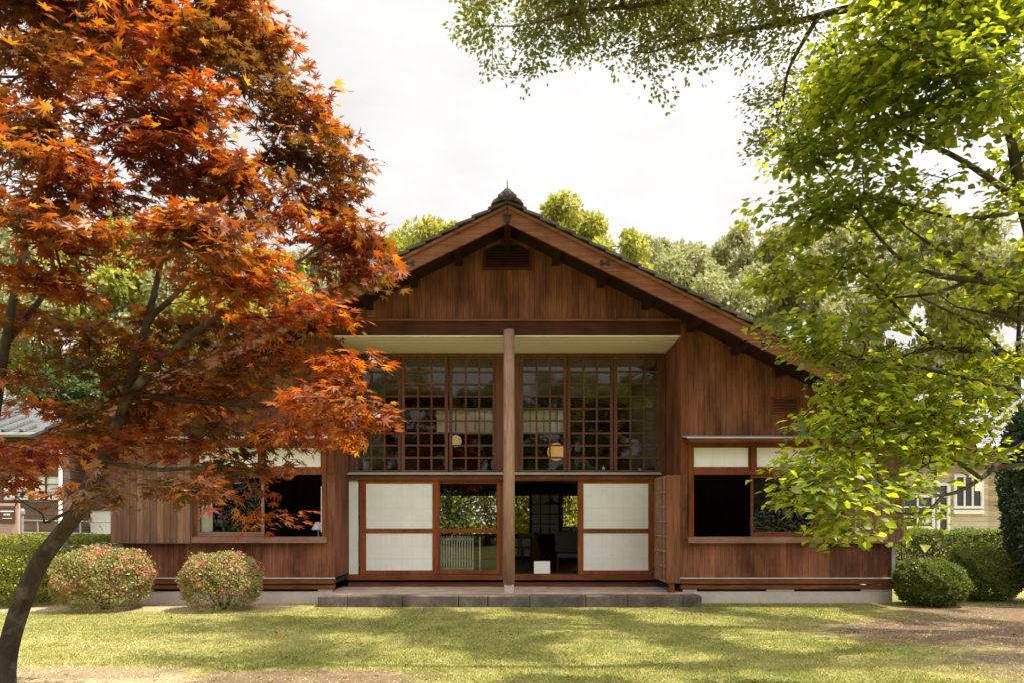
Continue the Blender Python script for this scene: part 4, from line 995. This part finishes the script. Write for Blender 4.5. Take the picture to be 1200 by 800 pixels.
# --- trees beyond the house
def far_tree(mat, seed, name, H=12.0, Wd=4.2, nl=36000, size=.20, slim=1.0):
    r = empty(name, (0, 0, 0)); rg = np.random.default_rng(seed)
    T = Tree(); T.limb([(0,0,-.1,.26),(.1,.05,H*.25,.2),(-.1,.1,H*.5,.14),(.05,0,H*.78,.06),(0,0,H*.86,.02)])
    nb_ = 64; a = rg.uniform(0, 2*np.pi, nb_); h = rg.uniform(.22, .95, nb_); rad = Wd*np.sin(np.pi*np.clip((h-.08)/.98, 0, 1))**.7*rg.uniform(.45, .9, nb_)*slim
    c = np.stack([np.cos(a)*rad, np.sin(a)*rad, h*H], 1); c[:6] = [(0,0,H*.93),(1.0,.3,H*.90),(-1.1,-.4,H*.89),(.4,-1.2,H*.88),(-1.7,.8,H*.82),(1.8,-.6,H*.83)]; h[:6] = .75
    ends = T.reach(c, wig=.08, step=.3); T.mesh('trunk', M['bark_dark'], r, r0=.02, sides=6)
    br = rg.uniform(.55, 1.25, nb_)*Wd/4.2*(1.15-.5*h); k = rg.integers(0, nb_, nl)
    d = rg.normal(0, 1, (nl, 3)); d /= np.linalg.norm(d, axis=1, keepdims=True)
    pos = c[k]+d*(br[k]*rg.random(nl)**.38)[:,None]*np.array([1, 1, .72])
    pos += .18*np.stack([vnoise(pos[:,0]+i, pos[:,2]+pos[:,1], seed+i, 3, .5) for i in range(3)], 1)
    dd = d+rg.normal(0, .7, (nl, 3)); dd[:, 2] -= .35; nn = d*.7+rg.normal(0, .6, (nl, 3))+np.array([0, 0, .7])
    leaf_cloud('crown', pos, dd, nn, size*np.clip(rg.normal(1, .25, nl), .5, 1.6), SMALL, mat, r, np.clip(rg.normal(.5, .2, nl)+.18*(rg.random(nb_)[k]-.5), 0, 1))
    return r
protos = {'y': far_tree(M['far_yellow'], 41, 'broadleaf_tree'), 'o': far_tree(M['far_olive'], 42, 'broadleaf_tree', nl=40000, size=.18), 'd': far_tree(M['far_dark'], 43, 'evergreen_tree')}
FAR = [  # kind, spot of the top in the photo, distance, width scale, label
 ('y', 505, 250, 27, .75, 'bright yellow green tree peeping over the left slope of the wooden roof'),
 ('o', 440, 258, 31, .8, 'pale green tree between the red maple and the left roof slope'),
 ('y', 652, 226, 28, .75, 'yellow green tree rising just right of the ridge ornament'),
 ('y', 705, 258, 27, .7, 'yellow green tree low over the right roof slope'),
 ('o', 778, 262, 33, .8, 'grey olive tree over the middle of the right roof slope'),
 ('o', 852, 256, 36, .9, 'grey olive tree left of the fresh green tree'),
 ('o', 935, 240, 34, .9, 'olive tree half hidden behind the tip of the fresh green tree'),
 ('o', 812, 272, 31, .9, 'olive tree in front of the gap between two grey olive trees right of the roof'),
 ('o', 1030, 225, 36, 1.1, 'olive tree seen through the middle of the fresh green tree'),
 ('o', 1110, 235, 33, 1.0, 'olive tree behind the roof of the cream house'),
 ('y', 1195, 265, 31, 1., 'sunny green tree at the far right behind the cream house'),
 ('o', 20, 215, 29, 1., 'pale tree at the far left behind the tiled house'),
 ('y', 110, 250, 31, 1., 'sunny tree seen through the left of the red maple'),
 ('o', 205, 225, 33, 1., 'olive tree seen through the middle of the red maple'),
 ('y', 300, 285, 29, .9, 'yellow green tree behind the left eave of the wooden house'),
 ('o', 370, 270, 35, .9, 'olive tree behind the right side of the red maple'),
 ('d', 65, 425, 25.5, .6, 'dark evergreen right behind the pale tiled roof'),
 ('d', 170, 440, 27, .6, 'dark evergreen behind the lean-to with the pale gutter'),
]
used = set()
for i, (kd, px, py, Y, wsc, label) in enumerate(FAR):
    o = protos[kd] if kd not in used else copy_tree(protos[kd]); used.add(kd)
    c = P(px, py, Y); hs = c[2]/12.3
    o.location = (c[0], Y, 0); o.scale = (wsc, wsc, hs); o.rotation_euler.z = i*1.37
    tag(o, label, 'tree', 'trees beyond the houses')
# trees across the lawn, behind the photographer; they are what the panes mirror
for i, (x, y, h, wsc, kd, label) in enumerate((
    (-12,-15,.9,1.1,'d','dark evergreen mirrored in the panes of the left window'),(-6.5,-18,.95,1.,'o','olive tree mirrored in the outer left lattice panes'),
    (-1.2,-15,.80,.85,'d','dark evergreen mirrored in the lattice panes beside the column'),(4.2,-19,.95,1.,'o','olive tree mirrored in the right lattice panes'),
    (8.8,-15,.85,.95,'d','dark evergreen mirrored in the outer right lattice panes'),(14,-18,.9,1.1,'o','olive tree mirrored in the panes of the right window'))):
    o = copy_tree(protos[kd]); o.location = (x, y, 0); o.scale = (wsc, wsc, h); o.rotation_euler.z = 2+i; tag(o, label, 'tree', 'trees behind the lawn')

# --- shrubs and hedges
def shrub(name, label, c, hw, hd, h, n, size, mat, group=None, flowers=0, seed=0, lift=0.0, cat='bush', power=2.6):
    rg = np.random.default_rng(seed); r = empty(name, (c[0], c[1], 0)); tag(r, label, cat, group)
    d = rg.normal(0, 1, (n, 3)); d[:, 2] = np.where(d[:, 2] < (-.8 if lift else -1.1), -d[:, 2], d[:, 2]); d /= np.linalg.norm(d, axis=1, keepdims=True)
    k = (np.sum(np.abs(d)**power, axis=1))**(-1/power)
    lump = 1+.08*vnoise(d[:,0]*2+d[:,2], d[:,1]*2-d[:,2]*1.5, seed+3, 3, .7)
    rad = k*lump*(1-.13*rg.random(n)**2.2+.02*rg.normal(0, 1, n)+.11*(rg.random(n) > .975)*rg.random(n))
    zc = h*(.5+.08*lift); e = np.array([hw, hd, h*(.52-.08*lift)])
    pos = d*rad[:,None]*e+np.array([c[0], c[1], zc]); pos[:, 2] = np.maximum(pos[:, 2], .02+.1*rg.random(n))
    nr = d/e; nr /= np.linalg.norm(nr, axis=1, keepdims=True)
    dd = nr*.5+rg.normal(0, .75, (n, 3))+np.array([0, 0, .35]); nn = nr+rg.normal(0, .55, (n, 3))
    tone = np.clip(rg.normal(.42, .22, n)+.10*vnoise(pos[:,0]*2, pos[:,2]*2+pos[:,1], seed, 3, .9), 0, 1)
    leaf_cloud('foliage', pos, dd, nn, size*np.clip(rg.normal(1, .22, n), .5, 1.6), SMALL, mat, r, tone)
    q = MB()
    for i in range(7):
        a = i*2.4; t_ = (c[0]+hw*.6*math.cos(a), c[1]+hd*.6*math.sin(a), h*.6); q.tube((c[0]+.03*math.cos(a), c[1]+.03*math.sin(a)+.1, -.03), t_, .016, .006, 6)
    q.build('stems', M['bark_dark'], r)
    if flowers:
        i = rg.choice(n, flowers*4, replace=False); i = i[(d[i, 2] > -.35)]
        cl = vnoise(pos[i,0]*1.5, pos[i,2]*1.5, seed+9, 3, 1.0); i = i[np.argsort(-cl+rg.normal(0, .5, len(i)))][:flowers]
        fp = np.array([c[0], c[1], zc])+(pos[i]-np.array([c[0], c[1], zc]))*1.02
        fn = nr[i]+rg.normal(0, .3, (len(i), 3)); fd = np.cross(fn, rg.normal(0, 1, (len(i), 3)))
        b = leaf_cloud('blossoms', fp, fd, fn, rg.choice([.016,.02,.028,.042], len(i), p=[.4,.3,.2,.1]), FLOWER, M['blossom'], r, rg.random(len(i))); b["kind"] = "stuff"
    return r
g_az = 'round azaleas along the left wing'
shrub('azalea_bush', 'larger round azalea dotted with pink blossoms behind the maple trunk', (-6.72, 12.32), .70, .66, .98, 23000, .038, M['azalea'], g_az, 1700, 31, .08)
shrub('azalea_bush', 'smaller round azalea with pink blossoms below the left window sill', (-4.74, 12.28), .60, .54, .90, 18000, .036, M['azalea'], g_az, 1000, 32, .08)
shrub('round_shrub', 'green rounded shrub at the left edge beside the larger azalea', (-8.75, 13.1), .85, .8, 1.02, 24000, .042, M['hedge'], None, 25, 33)
g_rs = 'clipped green shrubs at the right corner of the house'
shrub('round_shrub', 'clipped green dome shrub touching the right corner of the house', (7.38, 12.95), .53, .50, .76, 26000, .042, M['boxleaf'], g_rs, 0, 34, power=2.4)
shrub('round_shrub', 'clipped green shrub between the dome shrub and the dark evergreen', (8.85, 13.9), .66, .6, .90, 26000, .042, M['boxleaf'], g_rs, 0, 35)
shrub('evergreen_shrub', 'tall dark evergreen shrub at the right edge of the lawn', (9.95, 13.2), .95, .9, 3.9, 30000, .085, M['evergreen'], None, 0, 36, power=2.2)

def hedge(label, x0, x1, y0, y1, h, n, size, mat, seed):
    rg = np.random.default_rng(seed); r = empty('clipped_hedge', ((x0+x1)/2, (y0+y1)/2, 0)); tag(r, label, 'hedge')
    A = np.array([(x1-x0)*(y1-y0), (x1-x0)*h, (x1-x0)*h*.3, (y1-y0)*h, (y1-y0)*h]); f = rg.choice(5, n, p=A/A.sum())
    u, v = rg.random(n), rg.random(n); pos = np.zeros((n, 3)); nr = np.zeros((n, 3))
    for k in range(5):
        m_ = f == k; uu, vv = u[m_], v[m_]
        if k == 0: pos[m_] = np.stack([x0+(x1-x0)*uu, y0+(y1-y0)*vv, np.full(len(uu), h)], 1); nr[m_] = (0, 0, 1)
        elif k in (1, 2): pos[m_] = np.stack([x0+(x1-x0)*uu, np.full(len(uu), y0 if k == 1 else y1), h*vv], 1); nr[m_] = (0, -1 if k == 1 else 1, 0)
        else: pos[m_] = np.stack([np.full(len(uu), x0 if k == 3 else x1), y0+(y1-y0)*uu, h*vv], 1); nr[m_] = (-1 if k == 3 else 1, 0, 0)
    pos += nr*(.05*vnoise(pos[:,0]+pos[:,2], pos[:,1]-pos[:,2]*1.3, seed, 3, .8)-.07*rg.random(n)**2+.02*rg.normal(0, 1, n))[:,None]
    dd = nr*.5+rg.normal(0, .75, (n, 3))+np.array([0, 0, .35]); nn = nr+rg.normal(0, .55, (n, 3))
    leaf_cloud('foliage', pos, dd, nn, size*np.clip(rg.normal(1, .22, n), .5, 1.6), SMALL, mat, r, np.clip(rg.normal(.45, .25, n), 0, 1))
    q = MB(); x = x0+.2
    while x < x1: q.tube((x, (y0+y1)/2, -.03), (x+.05, (y0+y1)/2, h*.8), .02, .01, 5); x += .35
    q.build('stems', M['bark_dark'], r)
hedge('low clipped hedge in front of the metal railing at the left', -13.5, -7.6, 14.6, 15.3, 1.12, 42000, .045, M['hedge'], 51)
hedge('long clipped hedge in front of the cream house at the right', 7.9, 15.5, 16.2, 17.1, 1.2, 85000, .048, M['boxleaf'], 52)
hedge('tall unseen hedge added behind the camera to block sky in the side window panes', -22, 24, -24, -22.5, 4.6, 40000, .20, M['far_dark'], 53)  # added out of view to keep bright sky out of the side window reflections
g_bk = 'shrubs behind the rear windows'
for i, (x, y, a, h, mt_, label) in enumerate((
    (-2.6,23.6,1.4,3.6,'boxleaf','green shrub seen through the left half of the glass sliding door'),
    (-.6,24.2,1.4,4.2,'far_yellow','sunny shrub seen through the right half of the glass sliding door'),
    (1.2,23.4,1.1,3.7,'far_yellow','sunny shrub seen through the open doorway beside the column'),
    (3.2,23.8,1.3,3.9,'boxleaf','green shrub seen through the rear window by the armchair'))):
    shrub('garden_shrub', label, (x, y), a, 1.0, h, 17000, .12, M[mt_], g_bk, 0, 60+i)
fr_ = np.random.default_rng(77); n = 420
fx, fy = fr_.uniform(-6.5, 7.5, n), 6.7+6.2*fr_.random(n)**1.3
k = ~((np.abs(fx) < 3.4) & (fy > 12.5)); fx, fy = fx[k], fy[k]; n = len(fx)
o = leaf_cloud('fallen_leaves', np.stack([fx, fy, fr_.uniform(.012, .03, n)], 1), np.stack([fr_.normal(0,1,n), fr_.normal(0,1,n), fr_.normal(0,.15,n)], 1),
               np.tile([0,0,1.0], (n,1))+fr_.normal(0,.25,(n,3)), fr_.uniform(.025,.055,n), OVATE, M['litter'], None, fr_.random(n))
tag(o, 'small dry leaves fallen on the lawn', 'leaves', kind='stuff')
print("LEAVES", NM, NG, NZ)
